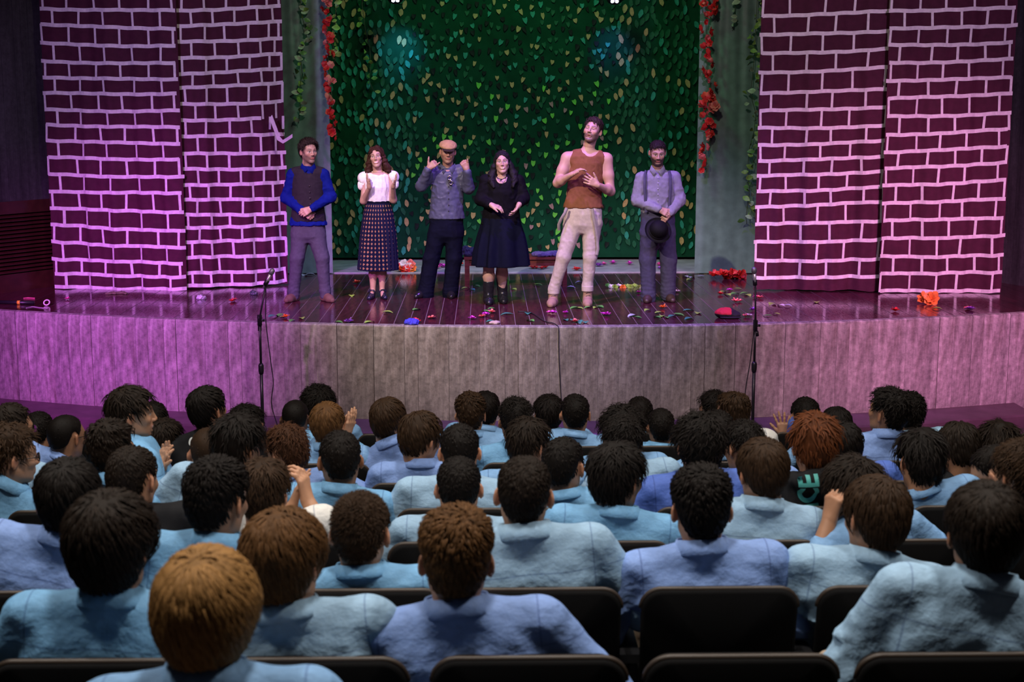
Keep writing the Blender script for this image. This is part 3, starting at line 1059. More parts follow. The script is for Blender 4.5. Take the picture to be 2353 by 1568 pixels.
def hair_mesh(style, seed, R, c, sc, col, n_locks=500, wide=1.0):
    """hair cap plus locks following the growth from the crown; returns V, F, colours in the frame of c, R"""
    st = STYLES[style]
    rg = np.random.default_rng(seed)
    col = np.array(col, float)

    def hairline(a):
        aa = np.abs((a + 180) % 360 - 180)
        e = np.interp(aa, HL_A, HL_E)
        return e - st['fringe'] * np.clip(1 - aa / 60, 0, 1) - st['nape'] * np.clip((aa - 110) / 40, 0, 1)

    def thick(e, a):
        aa = np.abs((a + 180) % 360 - 180)
        up = np.clip((e - 10) / 40, 0, 1)
        tb = np.interp(aa, [0, 60, 100, 150, 180], [st['t'][0] * 0.9, st['t'][1] * 1.3, st['t'][1], st['t'][2], st['t'][2]])
        t = st['t'][0] * up + tb * (1 - up)
        ed = np.clip((e - hairline(a)) / 16, 0, 1)
        return t * (0.12 + 0.88 * ed ** 0.6) * wide
    # cap
    na, ne = 44, 16
    A = np.linspace(-180, 180, na + 1)[:-1]
    E0 = hairline(A)
    V = []
    for j in range(ne + 1):
        e = E0 + (90 - E0) * (j / ne)
        d = dirs(e, A)
        lump = 1 + 0.22 * vnoise(d, 4.5, seed) + 0.15 * vnoise(d, 11, seed + 3)
        V.append(HC + d * (skull_r(d) + thick(e, A) * 0.80 * lump)[:, None])
    V.append(HC + dirs(E0, A) * (skull_r(dirs(E0, A)) * 0.90)[:, None])
    V = np.concatenate(V)
    F = []
    for j in range(ne):
        for i in range(na):
            i2 = (i + 1) % na
            F.append((j * na + i, j * na + i2, (j + 1) * na + i2, (j + 1) * na + i))
    for i in range(na):
        i2 = (i + 1) % na
        F.append(((ne + 1) * na + i, (ne + 1) * na + i2, i2, i))
    Cc = np.tile(col * 0.8, (len(V), 1)) * (1 + 0.25 * vnoise(V, 90, seed))[:, None]
    # locks
    N = int(n_locks * st['n'])
    lockgap = st.get('gap', 3)
    if N:
        z = rg.uniform(-0.8, 1, N * 4)
        a = rg.uniform(-180, 180, N * 4)
        e = np.degrees(np.arcsin(z))
        ok = (e > hairline(a) + 3) & ((np.abs(a) > 70) | (e > hairline(a) + lockgap))
        e, a = e[ok][:N], a[ok][:N]
        N = len(e)
        d = dirs(e, a)
        whorl = dirs(np.array([62 + rg.uniform(-8, 8)]), np.array([180 + rg.uniform(-25, 25)]))[0]
        nw = N // 7
        d[:nw] = whorl + rg.normal(0, 0.22, (nw, 3))
        d /= np.linalg.norm(d, axis=1)[:, None]
        e = np.degrees(np.arcsin(np.clip(d[:, 2], -1, 1)))
        a = np.degrees(np.arctan2(d[:, 0], d[:, 1]))
        fl = d - whorl + rg.normal(0, 0.28 * st['mess'], (N, 3))
        swirl = np.cross(whorl, d) * 0.45
        grav = np.zeros((N, 3))
        grav[:, 2] = -0.6 * np.clip(1 - d[:, 2], 0, 1.4)
        fl = fl + swirl + grav
        K = 5 if st['curl'] > 0.003 else 4
        L = st['L'] * rg.uniform(0.7, 1.25, N)
        th = thick(e, a) * rg.uniform(0.86, 1.08, N)
        w = st['w'] * rg.uniform(0.7, 1.3, N)
        ph = rg.uniform(0, 6.28, N)
        cf = rg.uniform(0.9, 1.6, N)
        rows = []
        for k in range(K + 1):
            t = fl - d * np.sum(fl * d, 1)[:, None]
            t /= np.linalg.norm(t, axis=1)[:, None] + 1e-6
            q = k / K
            sr = skull_r(d)
            lift = th * (0.55 + 0.55 * math.sin(min(q * 1.15, 1) * math.pi)) if st['mess'] < 0.6 else th * (0.6 + 0.5 * q * (1 + 0.2 * st['mess']))
            p = HC + d * (sr + lift)[:, None]
            s = np.cross(t, d)
            if st['curl']:
                an = ph + cf * k * 1.25
                p = p + s * (st['curl'] * np.sin(an))[:, None] + d * (st['curl'] * np.cos(an) * 0.8)[:, None]
            ww = 0.85 * w * (1 - 0.92 * q ** 2.2) * (0.6 + 0.4 * min(1, q * 4))
            rows.append(np.stack([p - s * (ww / 2)[:, None] - d * (ww * 0.22)[:, None], p + d * (ww * 0.12)[:, None], p + s * (ww / 2)[:, None] - d * (ww * 0.22)[:, None]], axis=1))
            d = d + t * (L / K / sr)[:, None]
            d /= np.linalg.norm(d, axis=1)[:, None]
            fl = fl + rg.normal(0, 0.12 * st['mess'], (N, 3))
            fl[:, 2] -= 0.10
        Rw = np.stack(rows, axis=1)                     # N, K+1, 3, 3
        n0 = len(V)
        base = n0 + np.arange(N)[:, None, None] * (K + 1) * 3
        kk = np.arange(K)[None, :, None] * 3
        jj = np.arange(2)[None, None, :]
        i0 = (base + kk + jj).ravel()
        Fl = np.stack([i0, i0 + 1, i0 + 4, i0 + 3], axis=1)
        tone = rg.uniform(0.75, 1.25, N)[:, None, None, None] * np.linspace(0.85, 1.15, K + 1)[None, :, None, None]
        Cl = (col * np.broadcast_to(tone, (N, K + 1, 3, 1))).reshape(-1, 3)
        V = np.concatenate([V, Rw.reshape(-1, 3)])
        F = np.concatenate([np.array(F), Fl])
        Cc = np.concatenate([Cc, Cl])
    F = np.asarray(F)
    V = np.asarray(c) + (V * sc) @ np.asarray(R).T
    return V, F, np.clip(Cc, 0.001, 1)


def add_hand(S, w, u, n, side, curl=(0.3, 0.35, 0.4, 0.45), thumb=(0.5, 0.2), sc=1.0, spread=0.0, k=0.006):
    """w wrist, u finger direction, n palm normal (the side the fingers close to), side = +1/-1: which way along n x u the thumb lies"""
    w, u, n = (np.asarray(q, float) for q in (w, u, n))
    u = u / np.linalg.norm(u)
    n = n - u * (n @ u)
    n = n / np.linalg.norm(n)
    t = np.cross(n, u) * side
    for i in range(4):
        kn = w + sc * (u * (0.084 - 0.004 * abs(i - 1)) + t * (0.031 - 0.0205 * i))
        S.rc(w + sc * (u * 0.012 + t * (0.014 - 0.009 * i)), kn, 0.0155 * sc, 0.0115 * sc, 0.014)
        L = np.array([0.038, 0.024, 0.019]) * (1.0, 1.1, 1.02, 0.80)[i] * sc
        p = kn
        a = curl[i] * 0.7
        sp = spread * (1.5 - i)
        for j in range(3):
            dirv = u * math.cos(a) + n * math.sin(a) + t * sp * math.cos(a)
            dirv /= np.linalg.norm(dirv)
            q = p + dirv * L[j]
            S.rc(p, q, (0.0096, 0.0088, 0.0080)[j] * sc, (0.0088, 0.0080, 0.0068)[j] * sc, k)
            p = q
            a += curl[i] * (1.1, 0.8, 0)[j]
    b0 = w + sc * (u * 0.022 + t * 0.022 + n * 0.006)
    d1 = u * math.cos(thumb[0]) + t * math.sin(thumb[0]) + n * thumb[1]
    d1 /= np.linalg.norm(d1)
    b1 = b0 + d1 * 0.042 * sc
    d2 = d1 * 0.9 + u * 0.25 + n * thumb[1] * 0.4
    d2 /= np.linalg.norm(d2)
    b2 = b1 + d2 * 0.032 * sc
    b3 = b2 + d2 * 0.022 * sc
    S.rc(b0, b1, 0.0165 * sc, 0.0115 * sc, 0.012)
    S.rc(b1, b2, 0.0108 * sc, 0.0098 * sc, k)
    S.rc(b2, b3, 0.0098 * sc, 0.0082 * sc, k)


def join_parts(parts):
    """[(V,F,C)] -> one V,F,C"""
    n = 0
    VV, FF, CC = [], [], []
    for V, F, C in parts:
        VV.append(V)
        FF.append(F + n)
        CC.append(C)
        n += len(V)
    return np.concatenate(VV), np.concatenate(FF), np.concatenate(CC)


def wrinkles(P, amp, scale, seed, stretch=(1, 1, 1)):
    q = P * np.array(stretch)
    n = vnoise(q, scale, seed) + 0.5 * vnoise(q, scale * 2.1, seed + 5)
    return amp * (0.7 - np.abs(n) * 1.6)


def creases(P, amp, scale, seed, stretch=(1, 1, 1)):
    """narrow raised folds"""
    q = P * np.array(stretch)
    n = vnoise(q, scale, seed) + 0.35 * vnoise(q, scale * 2.3, seed + 9)
    return amp * np.clip(1 - np.abs(n) * 3.0, 0, 1) ** 1.5 - amp * 0.15


m_skin = mk('skin', (0.5, 0.3, 0.2), 0.5, attr='col', var=(35, 0.93), spec=0.4)
m_hair = mk('hair', (0.05, 0.03, 0.02), 0.62, attr='col', spec=0.12, bump=(260, 0.25, 0.002))
# ------------------------------------------------------------------ actors on the stage
def cloth_mat(name, col, rough=0.8, var=(30, 0.85), bump=(160, 0.2, 0.003), sheen=0.0):
    return mk(name, col, rough, var=var, bump=bump, sheen=sheen, spec=0.08)


class Actor:
    def __init__(s, label, base_px, skin, h=0.0095, floor=STAGE):
        s.base = onz(*base_px, floor)
        s.y0 = s.base[1]
        s.floor = floor
        s.skin = np.array(skin)
        s.S = SDF(h)
        s.Hs = SDF(0.0052)
        s.h = h
        s.label = label
        s.head = None
        s.kids = []
        s.scale = FPX / ((s.base - CAM) @ FW)

    def P(s, px, py, F=0.0):
        return ony(px, py, s.y0 - F)

    def sec(s, S, rows, depth, grow=0.0, k=0.02, mode='u', pleat=None, F=0.0):
        """stack from rows (py, px centre, half width px); depth: half depth in m (number or list)"""
        pts = [s.P(r[1], r[0], F) for r in rows]
        d = depth if hasattr(depth, '__len__') else [depth] * len(rows)
        S.stack([p[2] for p in pts], [p[0] for p in pts], [p[1] for p in pts], [r[2] / s.scale + grow for r in rows], [q + grow for q in d], k, mode, pleat)

    def hand(s, *a, **k):
        add_hand(s.Hs, *a, **k)
        w, u = np.asarray(a[0], float), np.asarray(a[1], float)
        s.Hs.rc(w, w + 0.02 * u / np.linalg.norm(u), 0.024, 0.022, 0.02)

    def set_head(s, c, R, sc=1.0, neck=None, **kw):
        s.head = (np.asarray(c), R, sc, neck, kw)

    def part(s, name, S, mat, disp=None, parent=None, clip=None, colfn=None, label=None):
        V, F = S.mesh(disp, clip=clip)
        C = colfn(V) if colfn else None
        s.kids.append((name, V - s.base, F, C, mat, parent, label))
        return len(s.kids) - 1

    def raw(s, name, V, F, mat, C=None, smooth=True, parent=None, label=None):
        s.kids.append((name, np.asarray(V) - s.base, F, C, mat, parent, label))
        return len(s.kids) - 1

    def finish(s, face, hairs):
        c, R, sc, neck, kw = s.head
        add_head(s.S, c, R, sc, neck=neck, ears=0, **kw)
        V, F = s.S.mesh()
        H = SDF(0.0034)
        add_head(H, c, R, sc, neck=c + (neck - c) * 0.62, **kw)
        Vh, Fh = H.mesh()
        # the fine head replaces the coarse head: drop coarse faces above the neck cut
        q = (V - c) @ R / sc
        drop = (q[:, 2] > -0.075 * 1.0) & (np.abs(q[:, 0]) < 0.12) & (np.abs(q[:, 1]) < 0.14) & (q[:, 2] < 0.16)
        F = F[~drop[F].any(axis=1)]
        qh = (Vh - c) @ R / sc
        Cb = np.tile(s.skin, (len(V), 1))
        Ch = face_colours(qh, s.skin, **face)
        Vd, Fd = s.Hs.mesh()
        V, F, C = join_parts([(V, F, Cb), (Vh, Fh, Ch), (Vd, Fd, np.tile(s.skin, (len(Vd), 1)))])
        used = np.unique(F)
        re = np.full(len(V), -1)
        re[used] = np.arange(len(used))
        V, F, C = V[used], re[F], C[used]
        body = obj('person', mesh_np('person', V - s.base, F, True, C), m_skin, None, tuple(s.base), label=s.label, cat='person', group='actors lined up on the stage')
        for (V, F, C) in hairs:
            obj('hair', mesh_np('hair', V - s.base, F, True, C), m_hair, body)
        made = []
        for (name, V, F, C, mat, parent, label) in s.kids:
            me = mesh_np(name, V, F, True, C)
            o = obj(name, me, mat, body if parent is None else made[parent], label=label)
            made.append(o)
        return body


def limb(S, pts, rs, k=0.03):
    S.chain(pts, rs, k)


def shoe(S, ankle, toe, floor, r=0.040, heel=0.0):
    a = np.array(ankle, float)
    t = np.array(toe, float)
    d = t - a
    d[2] = 0
    L = np.linalg.norm(d)
    d /= L
    hl = np.array([a[0], a[1], floor + r * 0.8 + heel]) - d * 0.045
    bl = np.array([a[0], a[1], floor + r * 0.75]) + d * (L * 0.62)
    tp = np.array([a[0], a[1], floor + r * 0.55]) + d * (L * 0.98)
    S.rc(hl, bl, r * 0.95, r * 1.02, 0.02)
    S.rc(bl, tp, r * 1.02, r * 0.72, 0.02)
    S.rc(np.array([a[0], a[1], floor + 0.085 + heel]), hl + d * 0.03, 0.036, r, 0.03)
    S.rc(np.array([a[0], a[1], floor + 0.085 + heel]), bl, 0.03, r * 0.75, 0.03)


def sole_clip(floor):
    return lambda X, Y, Z: (floor + 0.001) - Z


def wr(amp, scale, seed, stretch=(1, 1, 1)):
    return lambda P: wrinkles(P, amp * 0.6, scale, seed, stretch) + creases(P, amp * 0.8, scale * 0.7, seed + 4, (1, 1, 1.2))


def folds(amp, zlow, zhigh, seed, base=0.003):
    """soft creases all over plus stacked cross folds between zlow and zhigh"""
    def f(P):
        z = P[:, 2]
        w = np.clip((zhigh - z) / (zhigh - zlow), 0, 1)
        return wrinkles(P, base, 11, seed, (1, 1, 0.6)) + creases(P, 0.0035, 9, seed + 4, (1, 1, 1.4)) + 0.5 * amp * w * np.sin(z * 150 + 5 * vnoise(P, 14, seed))
    return f


def ribbon(pts, width, up=(0, 0, 1), thick=0.003):
    """flat strap through pts"""
    pts = np.array(pts, float)
    n = len(pts)
    t = np.gradient(pts, axis=0)
    t /= np.linalg.norm(t, axis=1)[:, None]
    toward = np.array([0, -1.0, 0])
    s = np.cross(t, toward)
    s /= np.linalg.norm(s, axis=1)[:, None] + 1e-9
    V = np.concatenate([pts - s * width / 2, pts + s * width / 2, pts - s * width / 2 + np.array([0, thick, 0]), pts + s * width / 2 + np.array([0, thick, 0])])
    F = []
    for i in range(n - 1):
        F += [(i, i + 1, n + i + 1, n + i), (2 * n + i, 3 * n + i, 3 * n + i + 1, 2 * n + i + 1), (i, 2 * n + i, 2 * n + i + 1, i + 1), (n + i, n + i + 1, 3 * n + i + 1, 3 * n + i)]
    return V, np.array(F)


def collar_pair(A, cx, y, half, drop, F, mat, parent=None, spread=1.0):
    """two pointed shirt collar flaps under the chin"""
    for sx in (-1, 1):
        p = [A.P(cx + sx * half * 0.95, y - 7, F - 0.09), A.P(cx + sx * half * 0.75, y - 2, F - 0.035), A.P(cx + sx * (1.0 + spread), y + 8 + spread, F + 0.006),
             A.P(cx + sx * half * 0.60, y + drop, F + 0.022), A.P(cx + sx * half * 1.20, y + 4, F - 0.045)]
        V = np.array(p)
        V2 = V + np.array([0, 0.006, -0.002])
        VV = np.concatenate([V, V2])
        Fq = [(0, 1, 4), (1, 2, 3, 4), (5, 9, 6), (6, 9, 8, 7), (2, 7, 8, 3), (3, 8, 9, 4)]
        A.raw('collar', VV, Fq, mat, parent=parent)


NAVY = (0.0035, 0.0042, 0.013)
# ---- 1: blue shirt, dark waistcoat, hands crossed in front
A = Actor('bearded person in dark waistcoat and royal blue shirt with hands crossed in front', (709, 692), (0.42, 0.25, 0.19))
P = A.P
m_blue = cloth_mat('royal_blue_shirt', (0.003, 0.009, 0.14))
m_vest = cloth_mat('dark_waistcoat', (0.022, 0.017, 0.024))
m_trs1 = cloth_mat('grey_violet_trousers', (0.062, 0.054, 0.085))
m_shoe1 = mk('brown_suede_shoe', (0.10, 0.045, 0.035), 0.8)
A.sec(A.S, [(398, 708, 33), (430, 708, 33), (480, 708, 30), (515, 708, 33), (540, 708, 33)], 0.09)
shL, shR = P(673, 401), P(743, 401)
elL, elR = P(657, 455, 0.0), P(761, 453, 0.0)
wrL, wrR = P(697, 488, 0.15), P(717, 480, 0.19)
limb(A.S, [shL, elL, wrL], [0.045, 0.038, 0.028])
limb(A.S, [shR, elR, wrR], [0.045, 0.038, 0.028])
for a, k_, an in ((P(690, 535), P(682, 592, 0.03), P(675, 676)), (P(727, 535), P(741, 592, 0.03), P(748, 676))):
    limb(A.S, [a, k_, an], [0.07, 0.05, 0.038])
A.hand(wrL, (0.85, -0.1, -0.45), (0.1, 1, -0.3), -1, (1.1, 1.1, 1.1, 1.1), (0.4, 0.3))
A.hand(wrR, (-0.85, -0.05, -0.40), (0, 1, -0.25), 1, (0.35, 0.4, 0.45, 0.5), (0.35, 0.1))
A.set_head(P(710, 350, 0.02), rotm(math.pi + 0.55, -0.06, 0.03), 0.99, P(706, 392, -0.02), jaw=0.98)
S = SDF(0.0085)
A.sec(S, [(391, 708, 30), (402, 708, 36), (430, 708, 36), (480, 708, 34), (505, 708, 40), (517, 708, 43)], [0.09, 0.105, 0.115, 0.11, 0.122, 0.132])
S.rc(P(706, 389), shL, 0.05, 0.055, 0.03)
S.rc(P(706, 389), shR, 0.05, 0.055, 0.03)
limb(S, [shL, elL, wrL + (elL - wrL) * 0.05], [0.062, 0.055, 0.042])
limb(S, [shR, elR, wrR + (elR - wrR) * 0.05], [0.062, 0.055, 0.042])
sh = A.part('shirt', S, m_blue, wr(0.007, 16, 1))
S = SDF(0.0085)
A.sec(S, [(388, 708, 30), (396, 708, 38), (430, 708, 38), (475, 709, 36), (495, 709, 39), (508, 709, 40)], [0.085, 0.118, 0.130, 0.125, 0.13, 0.13])
S.rc(P(704, 389), P(678, 396), 0.05, 0.058, 0.02)
S.rc(P(708, 389), P(738, 396), 0.05, 0.058, 0.02)
S.chain([P(708, 378, 0.10), P(710, 400, 0.16), P(711, 422, 0.16)], [0.075, 0.045, 0.006], 0.006, 's')
ve = A.part('waistcoat', S, m_vest, wr(0.004, 13, 2))
for i in range(4):
    S = SDF(0.003)
    S.el(P(711 + i * 0.6, 428 + i * 14, 0.134), (0.009, 0.005, 0.009))
    A.part('button', S, mk('dark_button', (0.02, 0.015, 0.015), 0.3), parent=ve)
collar_pair(A, 708, 381, 15, 19, 0.10, m_blue, sh)
S = SDF(0.0095)
A.sec(S, [(503, 708, 37), (520, 708, 38), (543, 708, 38), (556, 708, 22)], [0.115, 0.12, 0.112, 0.07], k=0.04)
limb(S, [P(691, 538), P(683, 592, 0.03), P(675, 668), P(675, 680)], [0.100, 0.074, 0.058, 0.058])
limb(S, [P(726, 538), P(740, 592, 0.03), P(747, 668), P(748, 680)], [0.100, 0.074, 0.056, 0.056])
A.part('trousers', S, m_trs1, folds(0.004, STAGE + 0.1, STAGE + 0.35, 3))
for an, to in ((P(676, 683), P(658, 694, 0.13)), (P(748, 683), P(764, 693, 0.13))):
    S = SDF(0.0068)
    shoe(S, an, to, STAGE, 0.042)
    A.part('shoe', S, m_shoe1, clip=sole_clip(STAGE))
hc = (0.028, 0.018, 0.016)
hr = hair_mesh('mopup', 41, A.head[1], A.head[0], A.head[2], hc, 520, 0.80)
A.finish(dict(stubble=0.85, hair=hc, scalp=0.9, brow=hc), [hr])

# ---- 2: white blouse, patterned skirt, clapping
A = Actor('smiling person in white puff-sleeved blouse and patterned navy skirt, clapping', (868, 684), (0.46, 0.27, 0.20))
P = A.P
m_white = cloth_mat('white_satin_blouse', (0.80, 0.76, 0.74), 0.5)
m_skirt = mk('patterned_navy_skirt', (0.006, 0.006, 0.026), 0.75, spec=0.1)
m_shoe2 = mk('black_patent_shoe', (0.012, 0.012, 0.03), 0.22)
A.sec(A.S, [(396, 868, 24), (404, 868, 28), (430, 869, 27), (462, 869, 24), (490, 869, 31), (520, 869, 33)], [0.072, 0.092, 0.105, 0.08, 0.10, 0.10])
for sx, sh_, el_, w_, u_, n_, sd in ((-1, P(841, 406), P(835, 462, 0.04), P(849, 431, 0.19), (-0.25, -0.12, 1.0), (1, 0.25, 0.1), 1), (1, P(897, 404), P(904, 460, 0.04), P(903, 430, 0.19), (0.35, -0.2, 0.9), (-1, -0.15, 0.3), -1)):
    limb(A.S, [sh_, el_, w_], [0.042, 0.034, 0.024])
    A.hand(w_, u_, n_, sd, (0.12, 0.1, 0.12, 0.16), (0.5, 0.1), 0.92, 0.05)
for kx, (k_, an) in enumerate(((P(857, 600), P(857, 669, 0.02)), (P(879, 600), P(878, 667, 0.0)))):
    limb(A.S, [P(869 + (-12 if kx == 0 else 12), 530), k_, k_ + (an - k_) * 0.45, an], [0.07, 0.046, 0.043, 0.027])
    S_ = A.S
    d = np.array([0.12 if kx else -0.1, -1, 0.0])
    S_.rc(an, np.array([an[0], an[1], STAGE + 0.035]) + d * 0.12, 0.024, 0.022, 0.02)
A.set_head(P(865, 362, 0.02), rotm(math.pi - 0.06, 0.02, 0.10), 0.93, P(869, 398, -0.02), jaw=0.86, nose=0.78, brow=0.65)
S = SDF(0.0075)
A.sec(S, [(397, 868, 24), (404, 868, 30), (430, 868, 31), (452, 869, 29), (468, 869, 28)], [0.08, 0.10, 0.125, 0.105, 0.09])
S.rc(P(868, 400), P(842, 403), 0.035, 0.045, 0.02)
S.rc(P(868, 400), P(897, 402), 0.035, 0.045, 0.02)
for cx, cy2 in ((834, 410), (905, 407)):
    S.el(P(cx, cy2), (0.056, 0.065, 0.066), None, 0.02)
S.el(P(867, 388, 0.08), (0.105, 0.11, 0.068), None, 0.01, 's')
A.part('blouse', S, m_white, lambda Q: wrinkles(Q, 0.006, 26, 4, (1, 1, 0.22)))
for cx, cy2 in ((833, 424), (905, 421)):
    S = SDF(0.005)
    S.rc(P(cx, cy2), P(cx, cy2 + 4), 0.050, 0.048)
    A.part('sleeve_frill', S, m_white, lambda Q: 0.005 * np.sin(np.arctan2(Q[:, 0] - Q[:, 0].mean(), Q[:, 1] - Q[:, 1].mean()) * 14))
S = SDF(0.0085)
A.sec(S, [(462, 869, 28), (470, 869, 30), (490, 869, 34), (530, 869, 39), (580, 869, 43), (620, 869, 46)], [0.09, 0.10, 0.125, 0.15, 0.17, 0.185], pleat=(26, 0.010, STAGE + 1.0))
cxy = P(869, 540)


def skirt_pattern(m, c):
    """rows of small diamonds around the skirt, set out by angle and height"""
    nt = m.node_tree
    tc = nd(nt, 'ShaderNodeTexCoord')
    sp = nd(nt, 'ShaderNodeSeparateXYZ')
    nt.links.new(tc.outputs['Object'], sp.inputs[0])

    def M(op, a, b_=0.0):
        n = nd(nt, 'ShaderNodeMath', operation=op)
        for i, q in enumerate((a, b_)):
            if isinstance(q, (int, float)):
                n.inputs[i].default_value = q
            else:
                nt.links.new(q, n.inputs[i])
        return n.outputs[0]
    an = M('ARCTAN2', M('SUBTRACT', sp.outputs['X'], float(c[0])), M('SUBTRACT', float(c[1]), sp.outputs['Y']))
    fu = M('ABSOLUTE', M('SUBTRACT', M('FRACT', M('MULTIPLY', an, 26 / (2 * math.pi))), 0.5))
    fv = M('ABSOLUTE', M('SUBTRACT', M('FRACT', M('MULTIPLY', sp.outputs['Z'], 1 / 0.045)), 0.5))
    dm = M('LESS_THAN', M('ADD', M('DIVIDE', fu, 0.23), M('DIVIDE', fv, 0.33)), 1.0)
    mx = nd(nt, 'ShaderNodeMix', data_type='RGBA')
    nt.links.new(dm, mx.inputs[0])
    mx.inputs[6].default_value = (0.006, 0.006, 0.026, 1)
    mx.inputs[7].default_value = (0.30, 0.15, 0.08, 1)
    nt.links.new(mx.outputs[2], nt.nodes['Principled BSDF'].inputs['Base Color'])


skirt_pattern(m_skirt, cxy - A.base)
sk = A.part('skirt', S, m_skirt)
S = SDF(0.005)
A.sec(S, [(461, 869, 29), (467, 869, 29.5)], 0.098)
A.part('waistband', S, cloth_mat('navy_band', NAVY), parent=sk)
for kx, an in enumerate((P(857, 669, 0.02), P(878, 667, 0.0))):
    S = SDF(0.0045)
    d = np.array([0.25 if kx else -0.15, -1, 0.0])
    d /= np.linalg.norm(d)
    b0 = np.array([an[0], an[1], STAGE])
    S.rc(b0 + d * 0.10 + (0, 0, 0.026), b0 + d * 0.19 + (0, 0, 0.022), 0.034, 0.026, 0.02)
    S.rc(b0 - d * 0.03 + (0, 0, 0.075), b0 + d * 0.10 + (0, 0, 0.028), 0.030, 0.030, 0.02)
    S.rc(b0 - d * 0.045 + (0, 0, 0.0), b0 - d * 0.04 + (0, 0, 0.06), 0.013, 0.020, 0.01)
    S.el(b0 + d * 0.03 + (0, 0, 0.10), (0.028, 0.065, 0.045), None, 0.008, 's')
    si = A.part('shoe', S, m_shoe2, clip=sole_clip(STAGE))
    S = SDF(0.004)
    c0 = b0 + d * 0.035 + (0, 0, 0.085)
    for k_ in range(8):
        a0, a1 = math.pi * k_ / 8, math.pi * (k_ + 1) / 8
        sd = np.array([-d[1], d[0], 0])
        S.rc(c0 + sd * 0.034 * math.cos(a0) + np.array([0, 0, 0.028 * math.sin(a0) - 0.02]) + d * 0.02, c0 + sd * 0.034 * math.cos(a1) + np.array([0, 0, 0.028 * math.sin(a1) - 0.02]) + d * 0.02, 0.006)
    A.part('strap', S, m_shoe2, parent=si)


def long_hair(A, col, seed, side_pts, back_pts, amp=0.008, freq=45, rcap=0.013, wave=0.0):
    c, R, sc, neck, kw = A.head
    S = SDF(0.0062)
    T = lambda *q: c + R @ (np.array(q) * sc)
    S.el(T(0, -0.018, 0.040), np.array([0.0765 + rcap, 0.098 + rcap, 0.086 + rcap]) * sc, R, 0.02)
    for pts, rs in side_pts:
        S.chain([T(*q) for q in pts], rs, 0.02)
    for pts, rs in back_pts:
        S.chain([T(*q) for q in pts], rs, 0.03)
    S.el(T(0, 0.100, -0.024), np.array([0.069, 0.092, 0.112]) * sc, R, 0.008, 's')
    S.el(T(0, 0.04, -0.10), np.array([0.066, 0.08, 0.09]) * sc, R, 0.008, 's')

    def disp(Q):
        q = (Q - c) @ R / sc
        an = np.arctan2(q[:, 0], q[:, 1])
        st = np.stack([np.sin(an) * 0.1, np.cos(an) * 0.1, q[:, 2] * 0.10], axis=1)
        return amp * vnoise(st, freq * 3, seed) * 0.6 + amp * vnoise(st, freq * 6, seed + 2) * 0.35 + wave * np.sin(q[:, 2] * 95 + 5 * vnoise(q, 18, seed))
    V, F = S.mesh(disp)
    q = (V - c) @ R
    an = np.arctan2(q[:, 0], q[:, 1])
    tone = 1 + 0.35 * vnoise(np.stack([np.sin(an) * 0.1, np.cos(an) * 0.1, q[:, 2] * 0.08], axis=1), freq * 6, seed + 7)
    return V, F, np.clip(np.array(col) * tone[:, None], 0.001, 1)


hc = (0.038, 0.014, 0.009)
hr = long_hair(A, hc, 5, [([(s * 0.07, 0.0, 0.03), (s * 0.088, 0.0, -0.06), (s * 0.115, -0.01, -0.15), (s * 0.12, -0.01, -0.185)], [0.022, 0.034, 0.040, 0.026]) for s in (-1, 1)],
               [([(0, -0.07, 0.0), (0, -0.085, -0.15)], [0.06, 0.07])], wave=0.005)
A.finish(dict(hair=hc, scalp=0.9, brow=hc, smile=1.0, lips=(0.55, 0.16, 0.16)), [hr])

# ---- 3: flat cap, open shirt, hands in a phone sign
A = Actor('person in tan flat cap and grey-blue shirt holding both thumbs up', (1000, 683), (0.36, 0.20, 0.13))
P = A.P
m_sh3 = mk('grey_blue_satin_shirt', (0.065, 0.07, 0.115), 0.5, var=(20, 0.8), bump=(120, 0.2, 0.003), spec=0.35)
m_navy = cloth_mat('navy_trousers', NAVY)
m_blk = mk('black_leather_shoe', (0.012, 0.011, 0.013), 0.25)
A.sec(A.S, [(390, 1028, 30), (430, 1028, 31), (480, 1027, 30), (515, 1026, 33), (540, 1025, 33)], 0.09)
shL, shR = P(998, 393), P(1060, 391)
elL, elR = P(968, 427, 0.06), P(1077, 433, 0.06)
wrL, wrR = P(984, 388, 0.17), P(1073, 392, 0.17)
limb(A.S, [shL, elL, wrL], [0.045, 0.038, 0.027])
limb(A.S, [shR, elR, wrR], [0.045, 0.038, 0.027])
for a, k_, an in ((P(1006, 535), P(990, 595), P(974, 674)), (P(1044, 535), P(1044, 595), P(1036, 672))):
    limb(A.S, [a, k_, an], [0.07, 0.05, 0.04])
A.hand(wrL, (0.75, -0.1, 0.65), (0.25, 1, -0.2), -1, (1.35, 1.4, 1.4, 0.05), (0.95, -0.1))
A.hand(wrR, (-0.35, -0.1, 0.9), (-0.2, 1, 0), 1, (1.35, 1.4, 1.4, 1.3), (0.30, -0.25))
A.set_head(P(1029, 351, 0.03), rotm(math.pi + 0.08, -0.10, -0.04), 0.96, P(1029, 391, -0.01), jaw=1.02, nose=1.1)
S = SDF(0.0085)
A.sec(S, [(389, 1028, 26), (398, 1028, 33), (430, 1028, 35), (470, 1027, 37), (495, 1027, 40), (502, 1027, 41)], [0.085, 0.105, 0.115, 0.115, 0.12, 0.122])
S.rc(P(1028, 389), shL, 0.048, 0.056, 0.03)
S.rc(P(1028, 389), shR, 0.048, 0.056, 0.03)
limb(S, [shL, elL, wrL + (elL - wrL) * 0.08], [0.064, 0.060, 0.044])
limb(S, [shR, elR, wrR + (elR - wrR) * 0.08], [0.064, 0.060, 0.044])
S.chain([P(1028, 380, 0.1), P(1031, 396, 0.14), P(1032, 404, 0.14)], [0.06, 0.03, 0.006], 0.006, 's')
sh = A.part('shirt', S, m_sh3, wr(0.006, 16, 6))
collar_pair(A, 1029, 382, 17, 18, 0.09, m_sh3, sh, 3.0)
